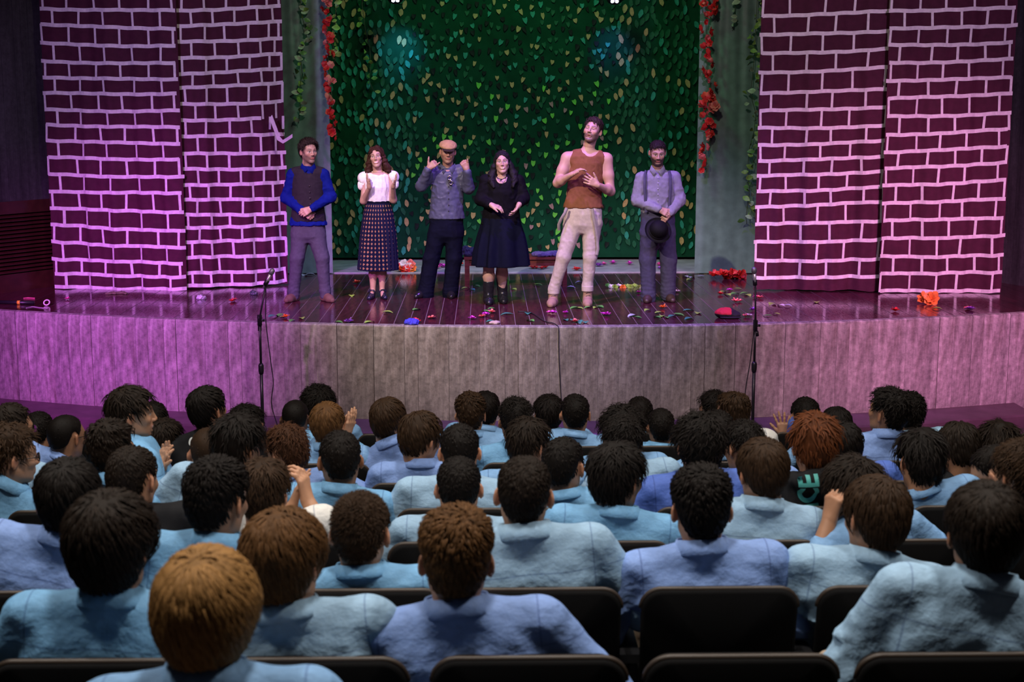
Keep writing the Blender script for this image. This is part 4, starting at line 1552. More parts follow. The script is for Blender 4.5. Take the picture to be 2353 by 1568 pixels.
for i in range(6):
    S = SDF(0.003)
    S.el(P(1031, 415 + i * 14, 0.122), (0.007, 0.005, 0.007))
    A.part('button', S, mk('dark_button', (0.02, 0.015, 0.015), 0.3), parent=sh)
S = SDF(0.003)
for (gx, gy) in ((1033, 409), (1036, 420)):
    g = P(gx, gy, 0.135)
    for k_ in range(12):
        a0, a1 = 2 * math.pi * k_ / 12, 2 * math.pi * (k_ + 1) / 12
        S.rc(g + 0.021 * np.array([math.cos(a0), 0, math.sin(a0)]), g + 0.021 * np.array([math.cos(a1), 0, math.sin(a1)]), 0.0035)
A.part('hanging_glasses', S, mk('metal_frame', (0.5, 0.48, 0.42), 0.25, 1.0), parent=sh)
S = SDF(0.0095)
A.sec(S, [(497, 1026, 38), (520, 1025, 39), (543, 1025, 39), (556, 1025, 22)], [0.115, 0.12, 0.112, 0.07], k=0.04)
limb(S, [P(1006, 535), P(991, 595), P(978, 672), P(977, 683)], [0.104, 0.088, 0.086, 0.088])
limb(S, [P(1043, 535), P(1043, 595), P(1035, 670), P(1034, 680)], [0.104, 0.088, 0.080, 0.080])
A.part('trousers', S, m_navy, folds(0.004, STAGE + 0.05, STAGE + 0.3, 7))
for an, to in ((P(974, 683), P(956, 688, 0.12)), (P(1036, 681), P(1037, 690, 0.16))):
    S = SDF(0.0068)
    shoe(S, an, to, STAGE, 0.040)
    A.part('shoe', S, m_blk, clip=sole_clip(STAGE))
c, R, sc = A.head[:3]
S = SDF(0.004)
T = lambda *q: c + R @ (np.array(q) * sc)
S.el(T(0, -0.012, 0.078), (0.094, 0.118, 0.040), R @ np.array(Matrix.Rotation(-0.16, 3, 'X')), 0.02)
S.el(T(0, -0.020, 0.085), (0.088, 0.10, 0.052), R, 0.02)
S.el(T(0, 0.03, -0.02), (0.10, 0.14, 0.062), R, 0.01, 's')
cap_i = A.part('flat_cap', S, cloth_mat('tan_tweed', (0.36, 0.22, 0.10)), wr(0.003, 30, 8))
S = SDF(0.004)
S.el(T(0, 0.098, 0.046), (0.070, 0.052, 0.008), R @ np.array(Matrix.Rotation(-0.30, 3, 'X')), 0.02)
A.part('cap_peak', S, cloth_mat('dark_peak', (0.03, 0.02, 0.015)), parent=cap_i)
hc = (0.018, 0.012, 0.01)
hr = hair_mesh('crop', 43, R, c, sc, hc, 350)
A.finish(dict(hair=hc, scalp=0.9, brow=hc, stubble=0.35), [hr])

# ---- 4: black top and skirt, ankle boots, about to clap
A = Actor('smiling person in black top, flared black skirt and ankle boots, hands about to clap', (1140, 697), (0.46, 0.28, 0.22))
P = A.P
m_black = cloth_mat('black_knit', (0.0045, 0.004, 0.006))
m_navysk = cloth_mat('dark_navy_skirt', (0.0035, 0.0045, 0.015))
m_boot = mk('black_boot_leather', (0.012, 0.012, 0.016), 0.3)
A.sec(A.S, [(406, 1153, 26), (416, 1153, 34), (440, 1153, 36), (490, 1152, 38), (540, 1151, 42)], [0.075, 0.104, 0.138, 0.13, 0.12])
for sh_, el_, w_, u_, n_, sd, cu in ((P(1117, 416), P(1106, 459, 0.02), P(1128, 471, 0.19), (0.9, -0.25, -0.25), (0.2, 0.3, -1.0), 1, 0.35), (P(1190, 416), P(1203, 456, 0.02), P(1193, 470, 0.20), (-0.45, -0.3, -0.8), (-0.9, 0.1, 0.45), -1, 0.35)):
    limb(A.S, [sh_, el_, w_], [0.05, 0.042, 0.029])
    A.hand(w_, u_, n_, sd, (cu, cu, cu + 0.05, cu + 0.1), (0.5, 0.2), 0.95, 0.04)
for k_, an in ((P(1123, 605), P(1123, 680)), (P(1153, 600, -0.05), P(1154, 672, -0.08))):
    limb(A.S, [k_ + (0, 0, 0.3), k_, k_ + (an - k_) * 0.4, an], [0.08, 0.06, 0.060, 0.036])
A.set_head(P(1154, 374, 0.03), rotm(math.pi - 0.02, 0.0, 0.05), 0.95, P(1153, 409, -0.01), jaw=1.0, nose=0.80, brow=0.65)
S = SDF(0.0085)
A.sec(S, [(407, 1153, 27), (416, 1153, 35), (440, 1153, 38), (480, 1152, 41), (515, 1151, 44)], [0.085, 0.115, 0.15, 0.145, 0.15])
S.rc(P(1153, 408), P(1117, 415), 0.048, 0.058, 0.03)
S.rc(P(1153, 408), P(1190, 415), 0.048, 0.058, 0.03)
limb(S, [P(1117, 416), P(1105, 459, 0.02), P(1124, 470, 0.165)], [0.066, 0.060, 0.044])
limb(S, [P(1190, 416), P(1204, 456, 0.02), P(1195, 468, 0.165)], [0.066, 0.060, 0.044])
S.chain([P(1153, 398, 0.10), P(1153, 411, 0.15), P(1154, 426, 0.175)], [0.062, 0.046, 0.010], 0.006, 's')
S.el(P(1153, 405, 0.13), (0.068, 0.12, 0.080), None, 0.008, 's')
to = A.part('top', S, m_black, wr(0.006, 14, 9))
S = SDF(0.0085)
A.sec(S, [(500, 1151, 43), (517, 1151, 46), (540, 1151, 52), (580, 1150, 59), (611, 1150, 63)], [0.15, 0.16, 0.18, 0.20, 0.21], pleat=(9, 0.022, STAGE + 0.95))
A.part('skirt', S, m_navysk)
for (x1, y1, x2, y2, F_) in ((1123, 648, 1122, 690, 0.0), (1153, 643, 1155, 682, -0.09)):
    S = SDF(0.0075)
    a, b_ = P(x1, y1, F_), P(x2, y2, F_)
    S.rc(a, b_, 0.060, 0.048, 0.01)
    shoe(S, b_, b_ + np.array([0.01, -0.16, 0]), STAGE, 0.043)
    zt = a[2] + 0.01
    A.part('boot', S, m_boot, wr(0.004, 22, 10), clip=lambda X, Y, Z, zt=zt: np.maximum((STAGE + 0.001) - Z, Z - zt))
S = SDF(0.003)
pts = [P(1136, 401, 0.0), P(1143, 409, 0.12), P(1152, 413, 0.15), P(1161, 409, 0.12), P(1167, 401, 0.0)]
S.chain(pts, [0.004] * 5)
S.rc(P(1152, 413, 0.155), P(1148, 418, 0.16), 0.004, 0.003)
A.part('neck_cord', S, mk('black_cord', (0.01, 0.01, 0.01), 0.5))
hc = (0.010, 0.008, 0.010)
hr = long_hair(A, hc, 6, [([(s * 0.070, -0.01, 0.04), (s * 0.094, -0.005, -0.05), (s * 0.122, 0.0, -0.13), (s * 0.125, 0.05, -0.20), (s * 0.105, 0.10, -0.26)], [0.018, 0.030, 0.040, 0.034, 0.016]) for s in (-1, 1)],
               [([(0, -0.07, 0.0), (0, -0.10, -0.18)], [0.07, 0.08])], amp=0.007, rcap=0.009, wave=0.003)
A.finish(dict(hair=hc, scalp=0.9, brow=hc, smile=1.0, lips=(0.5, 0.13, 0.14)), [hr])

# ---- 5: tank top, pale trousers, speaking with raised hands
A = Actor('tall person in brown tank top and pale rolled trousers, speaking with raised hands', (1308, 702), (0.46, 0.27, 0.20), 0.0072)
P = A.P
m_tank = cloth_mat('rust_brown_tank', (0.19, 0.075, 0.035))
m_beige = cloth_mat('pale_beige_trousers', (0.50, 0.42, 0.38))
m_boot5 = mk('tan_suede_boot', (0.32, 0.19, 0.14), 0.85)
A.sec(A.S, [(350, 1349, 24), (358, 1348, 36), (375, 1347, 38), (410, 1345, 38), (450, 1342, 36), (480, 1340, 38), (520, 1339, 38)], [0.075, 0.10, 0.115, 0.115, 0.10, 0.10, 0.10], k=0.03)
shL, shR = P(1304, 364), P(1393, 366)
elL, elR = P(1281, 421, 0.05), P(1403, 440, 0.03)
wrL, wrR = P(1311, 403, 0.22), P(1374, 426, 0.22)
for s_, e_, w_ in ((shL, elL, wrL), (shR, elR, wrR)):
    A.S.rc(P(1349, 351), s_, 0.050, 0.060, 0.04)
    limb(A.S, [s_, s_ + (e_ - s_) * 0.5, e_, e_ + (w_ - e_) * 0.3, w_], [0.066, 0.056, 0.045, 0.045, 0.029], 0.03)
for a, k_, an in ((P(1318, 515), P(1294, 590, 0.04), P(1272, 672)), (P(1360, 515), P(1356, 590, 0.02), P(1350, 668))):
    limb(A.S, [a, k_, an], [0.08, 0.055, 0.042])
A.hand(wrL, (0.75, -0.25, 0.55), (0.45, 0.1, -0.8), 1, (0.25, 0.45, 0.5, 0.5), (0.7, 0.0), 1.08, 0.10)
A.hand(wrR, (-0.80, -0.15, 0.45), (-0.2, 0.9, 0.1), 1, (0.30, 0.28, 0.3, 0.35), (0.75, -0.1), 1.08, 0.14)
A.set_head(P(1361, 302, 0.03), rotm(math.pi - 0.35, 0.20, -0.16), 1.03, P(1349, 352, -0.01), jaw=1.05, nose=1.1, mouth_open=0.3)
S = SDF(0.0075)
A.sec(S, [(350, 1349, 24), (358, 1348, 36), (375, 1347, 38), (410, 1345, 38), (450, 1342, 37), (468, 1340, 41), (477, 1340, 43)], [0.075, 0.10, 0.115, 0.115, 0.108, 0.112, 0.116], grow=0.010, k=0.03)
for s_ in (shL, shR):
    S.rc(P(1349, 351), s_, 0.060, 0.072, 0.04)
S.el(P(1356, 334, 0.03), (0.098, 0.20, 0.122), None, 0.01, 's')
S.chain([P(1291, 345, 0.02), P(1288, 372, 0.02), P(1286, 392, 0.02)], [0.115, 0.100, 0.070], 0.01, 's')
S.chain([P(1410, 345, 0.02), P(1412, 372, 0.02), P(1412, 396, 0.02)], [0.115, 0.100, 0.070], 0.01, 's')
A.part('tank_top', S, m_tank, wr(0.004, 12, 11))
S = SDF(0.0095)
A.sec(S, [(472, 1340, 41), (492, 1339, 43), (518, 1339, 42), (536, 1339, 22)], [0.115, 0.125, 0.115, 0.07], k=0.04)
limb(S, [P(1318, 515), P(1295, 590, 0.04), P(1273, 664), P(1272, 672)], [0.106, 0.072, 0.056, 0.056])
limb(S, [P(1360, 515), P(1356, 590, 0.02), P(1350, 658), P(1350, 664)], [0.104, 0.071, 0.054, 0.054])
tr = A.part('trousers', S, m_beige, folds(0.0022, STAGE + 0.15, STAGE + 0.5, 12))
for (q0, q1) in ((P(1273, 664), P(1272, 673)), (P(1350, 658), P(1350, 667))):
    S = SDF(0.0055)
    S.rc(q0, q1, 0.063, 0.063)
    zt, zb_ = q0[2] + 0.008, q1[2] - 0.012
    A.part('rolled_cuff', S, m_beige, parent=tr, clip=lambda X, Y, Z, zt=zt, zb_=zb_: np.maximum(Z - zt, zb_ - Z))
for an, to_ in ((P(1271, 692), P(1265, 706, 0.15)), (P(1350, 690), P(1350, 702, 0.16))):
    S = SDF(0.0068)
    shoe(S, an, to_, STAGE, 0.046)
    S.rc(np.array([an[0], an[1], STAGE + 0.06]), np.array([an[0], an[1], STAGE + 0.19]), 0.050, 0.047, 0.02)
    sh = A.part('boot', S, m_boot5, clip=lambda X, Y, Z: np.maximum((STAGE + 0.001) - Z, Z - (STAGE + 0.20)))
    S = SDF(0.003)
    for k_ in range(4):
        z = STAGE + 0.075 + k_ * 0.03
        S.rc((an[0] - 0.022, an[1] - 0.055 + k_ * 0.003, z), (an[0] + 0.022, an[1] - 0.055 + k_ * 0.003, z + 0.008), 0.0035)
    A.part('lace', S, mk('dark_lace', (0.05, 0.03, 0.03), 0.7), parent=sh)
for pts in ([(1303, 478, .13), (1298, 490, .14), (1290, 503, .12), (1284, 516, .09), (1284, 530, .06)], [(1361, 480, .13), (1363, 497, .14), (1368, 520, .13), (1372, 548, .11), (1374, 572, .10), (1371, 586, .10)]):
    V, F = ribbon([P(*q) for q in pts], 0.032)
    A.raw('brace_strap', V, F, cloth_mat('grey_strap', (0.30, 0.26, 0.25)), parent=tr)
hc = (0.030, 0.018, 0.013)
hr = hair_mesh('quiff', 44, A.head[1], A.head[0], A.head[2], hc, 520, 0.9)
A.finish(dict(hair=hc, scalp=0.95, brow=hc, stubble=0.95, closed=True), [hr])

# ---- 6: grey shirt with braces, bowler hat held in front
A = Actor('person in grey shirt and braces looking down, hands folded over a hat', (1512, 693), (0.42, 0.25, 0.18))
P = A.P
m_grey = cloth_mat('grey_shirt', (0.19, 0.19, 0.23))
m_trs6 = cloth_mat('slate_trousers', (0.050, 0.050, 0.085))
m_shoe6 = mk('dark_brown_shoe', (0.04, 0.022, 0.02), 0.5)
A.sec(A.S, [(402, 1511, 32), (440, 1511, 35), (480, 1511, 31), (515, 1511, 33), (540, 1511, 33)], 0.09)
shL, shR = P(1475, 410), P(1548, 410)
elL, elR = P(1465, 461, 0.02), P(1561, 459, 0.02)
wrL, wrR = P(1514, 482, 0.18), P(1540, 490, 0.15)
limb(A.S, [shL, elL, wrL], [0.048, 0.042, 0.029])
limb(A.S, [shR, elR, wrR], [0.048, 0.042, 0.029])
for a, k_, an in ((P(1493, 535), P(1487, 595), P(1490, 680)), (P(1530, 535), P(1537, 595, -0.03), P(1535, 672, -0.05))):
    limb(A.S, [a, k_, an], [0.07, 0.05, 0.04])
A.hand(wrL, (0.85, -0.1, -0.35), (-0.1, 1, -0.3), -1, (0.5, 0.5, 0.55, 0.6), (0.35, 0.1))
A.hand(wrR, (-0.75, -0.1, -0.62), (0, 0.8, -0.6), 1, (0.9, 0.9, 0.95, 0.95), (0.4, 0.3))
A.set_head(P(1511, 353, 0.05), rotm(math.pi, -0.32, 0.0), 0.99, P(1511, 396, -0.01), jaw=1.06, nose=1.05)
S = SDF(0.0085)
A.sec(S, [(398, 1511, 28), (408, 1511, 37), (435, 1511, 40), (465, 1511, 39), (488, 1511, 38)], [0.09, 0.115, 0.13, 0.125, 0.115])
S.rc(P(1511, 397), shL, 0.052, 0.062, 0.03)
S.rc(P(1511, 397), shR, 0.052, 0.062, 0.03)
limb(S, [shL, elL, wrL + (elL - wrL) * 0.06], [0.072, 0.066, 0.046])
limb(S, [shR, elR, wrR + (elR - wrR) * 0.06], [0.072, 0.066, 0.046])
sh = A.part('shirt', S, m_grey, wr(0.008, 13, 13))
collar_pair(A, 1511, 386, 15, 18, 0.10, m_grey, sh)
for i in range(5):
    S = SDF(0.003)
    S.el(P(1512, 408 + i * 13, 0.135), (0.007, 0.005, 0.007))
    A.part('button', S, mk('pale_button', (0.4, 0.4, 0.42), 0.4), parent=sh)
for sx in (-1, 1):
    pts = [(1511 + sx * 26, 392, 0.03), (1511 + sx * 29, 402, 0.11), (1511 + sx * 30, 430, 0.132), (1511 + sx * 28, 460, 0.13), (1511 + sx * 26, 488, 0.125)]
    V, F = ribbon([P(*q) for q in pts], 0.030)
    A.raw('brace_strap', V, F, cloth_mat('dark_strap', (0.06, 0.06, 0.09)))
S = SDF(0.0095)
A.sec(S, [(481, 1511, 38), (505, 1511, 39), (540, 1511, 40), (554, 1511, 22)], [0.118, 0.125, 0.112, 0.07], k=0.04)
limb(S, [P(1494, 535), P(1488, 595), P(1490, 675), P(1490, 688)], [0.104, 0.088, 0.076, 0.078])
limb(S, [P(1529, 535), P(1536, 595, -0.03), P(1535, 668, -0.05), P(1535, 678, -0.05)], [0.104, 0.088, 0.076, 0.078])
A.part('trousers', S, m_trs6, folds(0.005, STAGE + 0.05, STAGE + 0.4, 14))
for an, to_ in ((P(1490, 690), P(1486, 699, 0.14)), (P(1535, 682, -0.05), P(1546, 690, 0.10))):
    S = SDF(0.0068)
    shoe(S, an, to_, STAGE, 0.043)
    A.part('shoe', S, m_shoe6, clip=sole_clip(STAGE))
hc = (0.016, 0.010, 0.009)
hr = hair_mesh('short', 45, A.head[1], A.head[0], A.head[2], hc, 450)
A.finish(dict(hair=hc, scalp=0.95, brow=hc, beard=0.9), [hr])
# bowler hat in the hand: a thing of its own
hb = P(1512, 531, 0.22)
b = MB()
b.lathe([(0.001, 0.125), (0.04, 0.122), (0.075, 0.105), (0.094, 0.07), (0.100, 0.02), (0.101, 0.0), (0.138, 0.006), (0.146, 0.016), (0.143, 0.010), (0.100, -0.006), (0.09, 0.06), (0.06, 0.1), (0.001, 0.115)], 28)
hat = obj('bowler_hat', b.mesh('bowler_hat', True), mk('black_felt', (0.004, 0.004, 0.005), 0.7, spec=0.12), None, tuple(hb + np.array([0, 0.02, 0])), (math.radians(62), 0.12, 0.1),
          'black bowler hat held in front by the person in the grey shirt', 'hat')
b = MB()
b.lathe([(0.1015, 0.004), (0.102, 0.030), (0.1005, 0.031)], 28)
obj('hat_band', b.mesh('hat_band', True), mk('black_ribbon', (0.012, 0.012, 0.016), 0.35), hat)
# ------------------------------------------------------------------ seats
m_seat = mk('black_seat_fabric', (0.0045, 0.0042, 0.0045), 0.9, bump=(300, 0.2, 0.002), spec=0.15)
m_rim = mk('dark_brown_seat_edge', (0.034, 0.021, 0.013), 0.5)
m_seatmetal = mk('black_seat_metal', (0.02, 0.02, 0.022), 0.35)


def rounded_outline(w, z0, z1, r_top, r_bot, crown=0.012, n=8):
    pts = []
    for (cx, cz, a0, r_) in ((w / 2 - r_top, z1 - r_top, 0, r_top), (-w / 2 + r_top, z1 - r_top, 90, r_top), (-w / 2 + r_bot, z0 + r_bot, 180, r_bot), (w / 2 - r_bot, z0 + r_bot, 270, r_bot)):
        for k in range(n + 1):
            a = math.radians(a0 + 90 * k / n)
            pts.append((cx + r_ * math.cos(a), cz + r_ * math.sin(a)))
    return [(x, z + crown * (1 - (2 * x / w) ** 2) * (1 if z > (z0 + z1) / 2 else 0)) for x, z in pts]


def seat_y(z):
    return 0.02 + (0.86 - z) * 0.17


def slab(out, d0, d1, inset=0.01):
    """outline extruded from depth d0 to d1 with softened rims, curved around the sitter"""
    b = MB()
    n = len(out)
    cz = sum(p[1] for p in out) / n
    V = []
    for (d, ins) in ((d0, inset), (d0 + 0.4 * (d1 - d0) * 0.5, 0), (d1 - 0.4 * (d1 - d0) * 0.5, 0), (d1, inset)):
        for (x, z) in out:
            fx = 1 - ins / 0.22
            xx, zz = x * fx, cz + (z - cz) * fx
            V.append((xx, seat_y(zz) + d + 0.30 * xx * xx, zz))
    F = [(i * n + k, i * n + (k + 1) % n, (i + 1) * n + (k + 1) % n, (i + 1) * n + k) for i in range(3) for k in range(n)]
    for base, rev in ((0, False), (3 * n, True)):
        ys = V[base:base + n]
        c = (0, seat_y(cz) + (d0 if base == 0 else d1), cz)
        ci = len(V)
        V.append(c)
        for k in range(n):
            f = (ci, base + (k + 1) % n, base + k)
            F.append(f[::-1] if rev else f)
    b.add(V, F)
    return b


_out = rounded_outline(0.455, 0.40, 0.828, 0.055, 0.03)
seat_shell_me = slab(_out, -0.028, 0.004).mesh('seat_shell', True)
seat_pad_me = slab([(x * 0.96, 0.63 + (z - 0.63) * 0.96) for x, z in _out], 0.004, 0.050, 0.02).mesh('seat_pad', True)
b = MB()
top = [p for p in _out if p[1] > 0.715]
top.sort(key=lambda p: p[0])
b.tube([(x, seat_y(z) - 0.010 + 0.30 * x * x, z + 0.001) for x, z in top], 0.0085, 8)
seat_rim_me = b.mesh('seat_rim', True)
b = MB()
_so = rounded_outline(0.44, -0.22, 0.22, 0.06, 0.05, 0)
V = []
for (z, ins) in ((0.37, 0.02), (0.385, 0), (0.435, 0), (0.45, 0.02)):
    for (x, q) in _so:
        fx = 1 - ins / 0.22
        V.append((x * fx, 0.33 + q * fx, z + 0.02 * (q + 0.22)))
n_ = len(_so)
F = [(i * n_ + k, i * n_ + (k + 1) % n_, (i + 1) * n_ + (k + 1) % n_, (i + 1) * n_ + k) for i in range(3) for k in range(n_)]
F += [tuple(range(n_))[::-1], tuple(range(3 * n_, 4 * n_))]
b.add(V, F)
seat_cush_me = b.mesh('seat_cushion', True)
b = MB()
b.box((-0.022, 0.08, 0.585), (0.022, 0.42, 0.612))
b.box((-0.016, 0.10, 0.30), (0.016, 0.16, 0.585))
seat_arm_me = b.mesh('armrest')
b = MB()
b.box((-0.018, 0.16, 0.0), (0.018, 0.40, 0.02))
b.box((-0.014, 0.22, 0.02), (0.014, 0.30, 0.40))
seat_leg_me = b.mesh('seat_leg')


def make_seat(loc, label, group):
    o = empty('auditorium_seat', loc, label, 'seat', group)
    sh_ = obj('back_shell', seat_shell_me, m_seat, o)
    obj('edge_trim', seat_rim_me, m_rim, sh_)
    obj('backrest', seat_pad_me, m_seat, o)
    obj('seat_cushion', seat_cush_me, m_seat, o)
    for sx in (-1, 1):
        obj('armrest', seat_arm_me, m_seatmetal, o, (sx * 0.2455, 0, 0))
        obj('leg', seat_leg_me, m_seatmetal, o, (sx * 0.205, 0, 0))
    return o


# ------------------------------------------------------------------ seated audience
def shirt_mat(name, col):
    m = mk(name, col, 0.75, var=(45, 0.9), bump=(11, 0.55, 0.035), rnd=0.08)
    nt = m.node_tree
    bs = nt.nodes['Principled BSDF']
    src = bs.inputs['Base Color'].links[0].from_socket
    tc = nd(nt, 'ShaderNodeTexCoord')
    sp = nd(nt, 'ShaderNodeSeparateXYZ')
    nt.links.new(tc.outputs['Object'], sp.inputs[0])

    def math_(op, a, b_=None):
        n = nd(nt, 'ShaderNodeMath', operation=op)
        for i, q in enumerate((a, b_)):
            if q is None:
                continue
            if isinstance(q, (int, float)):
                n.inputs[i].default_value = q
            else:
                nt.links.new(q, n.inputs[i])
        return n.outputs[0]
    yoke = math_('LESS_THAN', math_('ABSOLUTE', math_('SUBTRACT', sp.outputs['Z'], 0.425)), 0.0022)
    arm_ = math_('LESS_THAN', math_('ABSOLUTE', math_('SUBTRACT', math_('ABSOLUTE', sp.outputs['X']), 0.176)), 0.0022)
    arm_ = math_('MULTIPLY', arm_, math_('GREATER_THAN', sp.outputs['Z'], 0.28))
    mx = nd(nt, 'ShaderNodeMix', data_type='RGBA')
    nt.links.new(math_('MULTIPLY', math_('MAXIMUM', yoke, arm_), 0.55), mx.inputs[0])
    nt.links.new(src, mx.inputs[6])
    mx.inputs[7].default_value = (col[0] * 0.3, col[1] * 0.35, col[2] * 0.5, 1)
    nt.links.new(mx.outputs[2], bs.inputs['Base Color'])
    return m


SHIRTS = {'blue': shirt_mat('light_blue_shirt', (0.19, 0.37, 0.64)), 'sky': shirt_mat('sky_blue_shirt', (0.16, 0.38, 0.64)),
          'lav': shirt_mat('lavender_blue_shirt', (0.20, 0.32, 0.66)), 'pale': shirt_mat('pale_grey_blue_shirt', (0.29, 0.46, 0.64)),
          'deep': shirt_mat('deeper_blue_shirt', (0.07, 0.14, 0.50)), 'black': cloth_mat('black_sweatshirt', (0.016, 0.016, 0.018)),
          'white': shirt_mat('white_shirt', (0.7, 0.68, 0.65))}
HIP = np.array([0.0, 0.24, 0.45])


def shirt_template(arms, seed, hood=False, tshirt=False):
    S = SDF(0.0104)
    S.el((0, 0.180, 0.83), (0.180, 0.105, 0.17), None, 0.03)
    S.el((0, 0.240, 0.60), (0.166, 0.112, 0.19), None, 0.05)
    for sx in (-1, 1):
        a = arms[0 if sx < 0 else 1]
        S.rc((0, 0.148, 0.965), (sx * 0.160, 0.158, 0.930), 0.052, 0.056, 0.035)
        S.el((sx * 0.10, 0.118, 0.83), (0.085, 0.055, 0.10), None, 0.04)
        sh_ = np.array((sx * 0.176, 0.163, 0.918))
        el_ = np.array((sx * a[0], a[1] + 0.03, a[2]))
        w_ = np.array((sx * a[3], a[4] + 0.04, a[5]))
        S.chain([sh_, el_, el_ + (w_ - el_) * 0.85], [0.066, 0.058, 0.046], 0.03)
    if hood:
        S.el((0, 0.080, 0.985), (0.105, 0.055, 0.055), None, 0.03)
        S.rc((-0.09, 0.135, 0.985), (-0.10, 0.225, 0.94), 0.035, 0.028, 0.03)
        S.rc((0.09, 0.135, 0.985), (0.10, 0.225, 0.94), 0.035, 0.028, 0.03)
    S.el((0, 0.173, 1.06), (0.060, 0.062, 0.085), None, 0.008, 's')
    rs = random.Random(seed)
    ph = [rs.uniform(0, 6.28) for _ in range(4)]

    def disp(Q):
        x, y, z = Q[:, 0], Q[:, 1], Q[:, 2]
        low = np.clip((0.93 - z) / 0.25, 0.25, 1)
        d = wrinkles(Q, 0.006, 6.0, seed, (1, 1, 1.8)) * low + creases(Q + np.stack([np.abs(x) * 0, x * 0, np.abs(x)], 1) * 0.8, 0.013, 5.5, seed + 3, (0.8, 1, 2.2)) * low + creases(Q, 0.007, 11, seed + 6, (1, 1, 1.6)) * low
        drape_ = 0.008 * np.sin(np.abs(x) * 55 + z * 28 + ph[0]) * np.clip((np.abs(x) - 0.09) / 0.06, 0, 1) * np.clip((0.85 - z) / 0.1, 0, 1)
        return d + drape_
    V, F = S.mesh(disp)
    return mesh_np('shirt', V - HIP, F, True)


ARM_LAP = (0.245, 0.19, 0.665, 0.13, 0.43, 0.585)
ARM_OUT = (0.300, 0.17, 0.680, 0.22, 0.42, 0.64)
ARM_FWD = (0.235, 0.27, 0.68, 0.10, 0.46, 0.66)
T_SHIRT = [shirt_template((ARM_LAP, ARM_LAP), 1), shirt_template((ARM_OUT, ARM_LAP), 2), shirt_template((ARM_LAP, ARM_OUT), 3),
           shirt_template((ARM_FWD, ARM_FWD), 4), shirt_template((ARM_OUT, ARM_OUT), 5), shirt_template((ARM_LAP, ARM_LAP), 6)]
T_HOOD = shirt_template((ARM_LAP, ARM_OUT), 8, hood=True)


def collar_mesh():
    rings = []
    n = 30
    for (r_, z, fl) in ((0.076, -0.025, 0), (0.066, 0.040, 0), (0.069, 0.045, 0), (0.083, 0.012, 1), (0.089, -0.006, 1), (0.086, -0.009, 1)):
        ring = []
        for k in range(n + 1):
            a = math.radians(-90 + 14 + (360 - 28) * k / n) + math.pi      # opening at the front (+y)
            x, y = r_ * math.cos(a), r_ * math.sin(a) * 1.02
            fy = (y + 0.08) / 0.16
            ring.append((x, 0.165 + y, 0.990 + z - 0.040 * fy - (0.012 * fl * max(0, fy - 0.5))))
        rings.append(ring)
    b = MB()
    b.grid(np.array(rings) - HIP)
    return b.mesh('collar', True)


T_COLLAR = collar_mesh()


def collar_from_axis():
    return T_COLLAR


def trousers_template():
    S = SDF(0.016)
    S.el((0, 0.25, 0.50), (0.165, 0.125, 0.085), None, 0.03)
    for sx in (-1, 1):
        S.chain([(sx * 0.085, 0.27, 0.515), (sx * 0.125, 0.61, 0.535), (sx * 0.13, 0.61, 0.52), (sx * 0.13, 0.58, 0.09)], [0.082, 0.068, 0.066, 0.058], 0.03)
    V, F = S.mesh(lambda Q: wrinkles(Q, 0.006, 9, 31))
    t = mesh_np('trousers', V, F, True)
    sh = []
    for sx in (-1, 1):
        S = SDF(0.009)
        shoe(S, (sx * 0.13, 0.56, 0.09), (sx * 0.14, 0.71, 0.02), 0.0, 0.042)
        V, F = S.mesh(clip=sole_clip(0.0))
        sh.append(mesh_np('shoe', V, F, True))
    return t, sh


T_TRS, T_SHOES = trousers_template()
m_khaki = cloth_mat('khaki_trousers', (0.36, 0.28, 0.21))
m_blackshoe = mk('black_school_shoe', (0.012, 0.011, 0.011), 0.35)


def canon_head(h, mouth=0.0):
    S = SDF(h)
    add_head(S, np.zeros(3), np.eye(3), 1.0, jaw=0.95, nose=0.95, neck=np.array([0, -0.040, -0.19]), mouth_open=mouth)
    S.rc((0, -0.030, -0.17), (0, -0.005, -0.22), 0.056, 0.050, 0.03)
    return S.mesh()


CANON = {'fine': canon_head(0.0062), 'mid': canon_head(0.0086), 'low': canon_head(0.0112), 'open': canon_head(0.0046, 0.6)}


def glasses_mesh(R, c, sc):
    b = MB()
    for sx in (-1, 1):
        ring = [(sx * 0.033 + 0.024 * math.cos(a), 0.098 - 0.1 * 0.024 * abs(math.cos(a)), 0.008 + 0.018 * math.sin(a)) for a in np.linspace(0, 2 * math.pi, 15)]
        b.tube(ring, 0.0021, 6, False)
        b.tube([(sx * 0.057, 0.094, 0.012), (sx * 0.074, 0.05, 0.013), (sx * 0.0795, 0.0, 0.013), (sx * 0.078, -0.02, 0.0)], 0.0021, 6)
    b.tube([(-0.009, 0.100, 0.012), (0, 0.103, 0.015), (0.009, 0.100, 0.012)], 0.002, 6)
    V = np.array(b.v)
    return c + (V * sc) @ R.T, b.f


def glass_lens(R, c, sc):
    b = MB()
    for sx in (-1, 1):
        pts = [(sx * 0.033 + 0.0225 * math.cos(a), 0.098, 0.008 + 0.0165 * math.sin(a)) for a in np.linspace(0, 2 * math.pi, 13)[:-1]]
        b.add(pts, [tuple(range(12))])
    V = np.array(b.v)
    return c + (V * sc) @ R.T, b.f


m_frame = mk('black_glasses_frame', (0.012, 0.011, 0.012), 0.3)
m_lens = bpy.data.materials.new('clear_lens')
m_lens.use_nodes = True
_b = m_lens.node_tree.nodes['Principled BSDF']
_b.inputs['Transmission Weight'].default_value = 1.0
_b.inputs['Roughness'].default_value = 0.0
_b.inputs['IOR'].default_value = 1.05

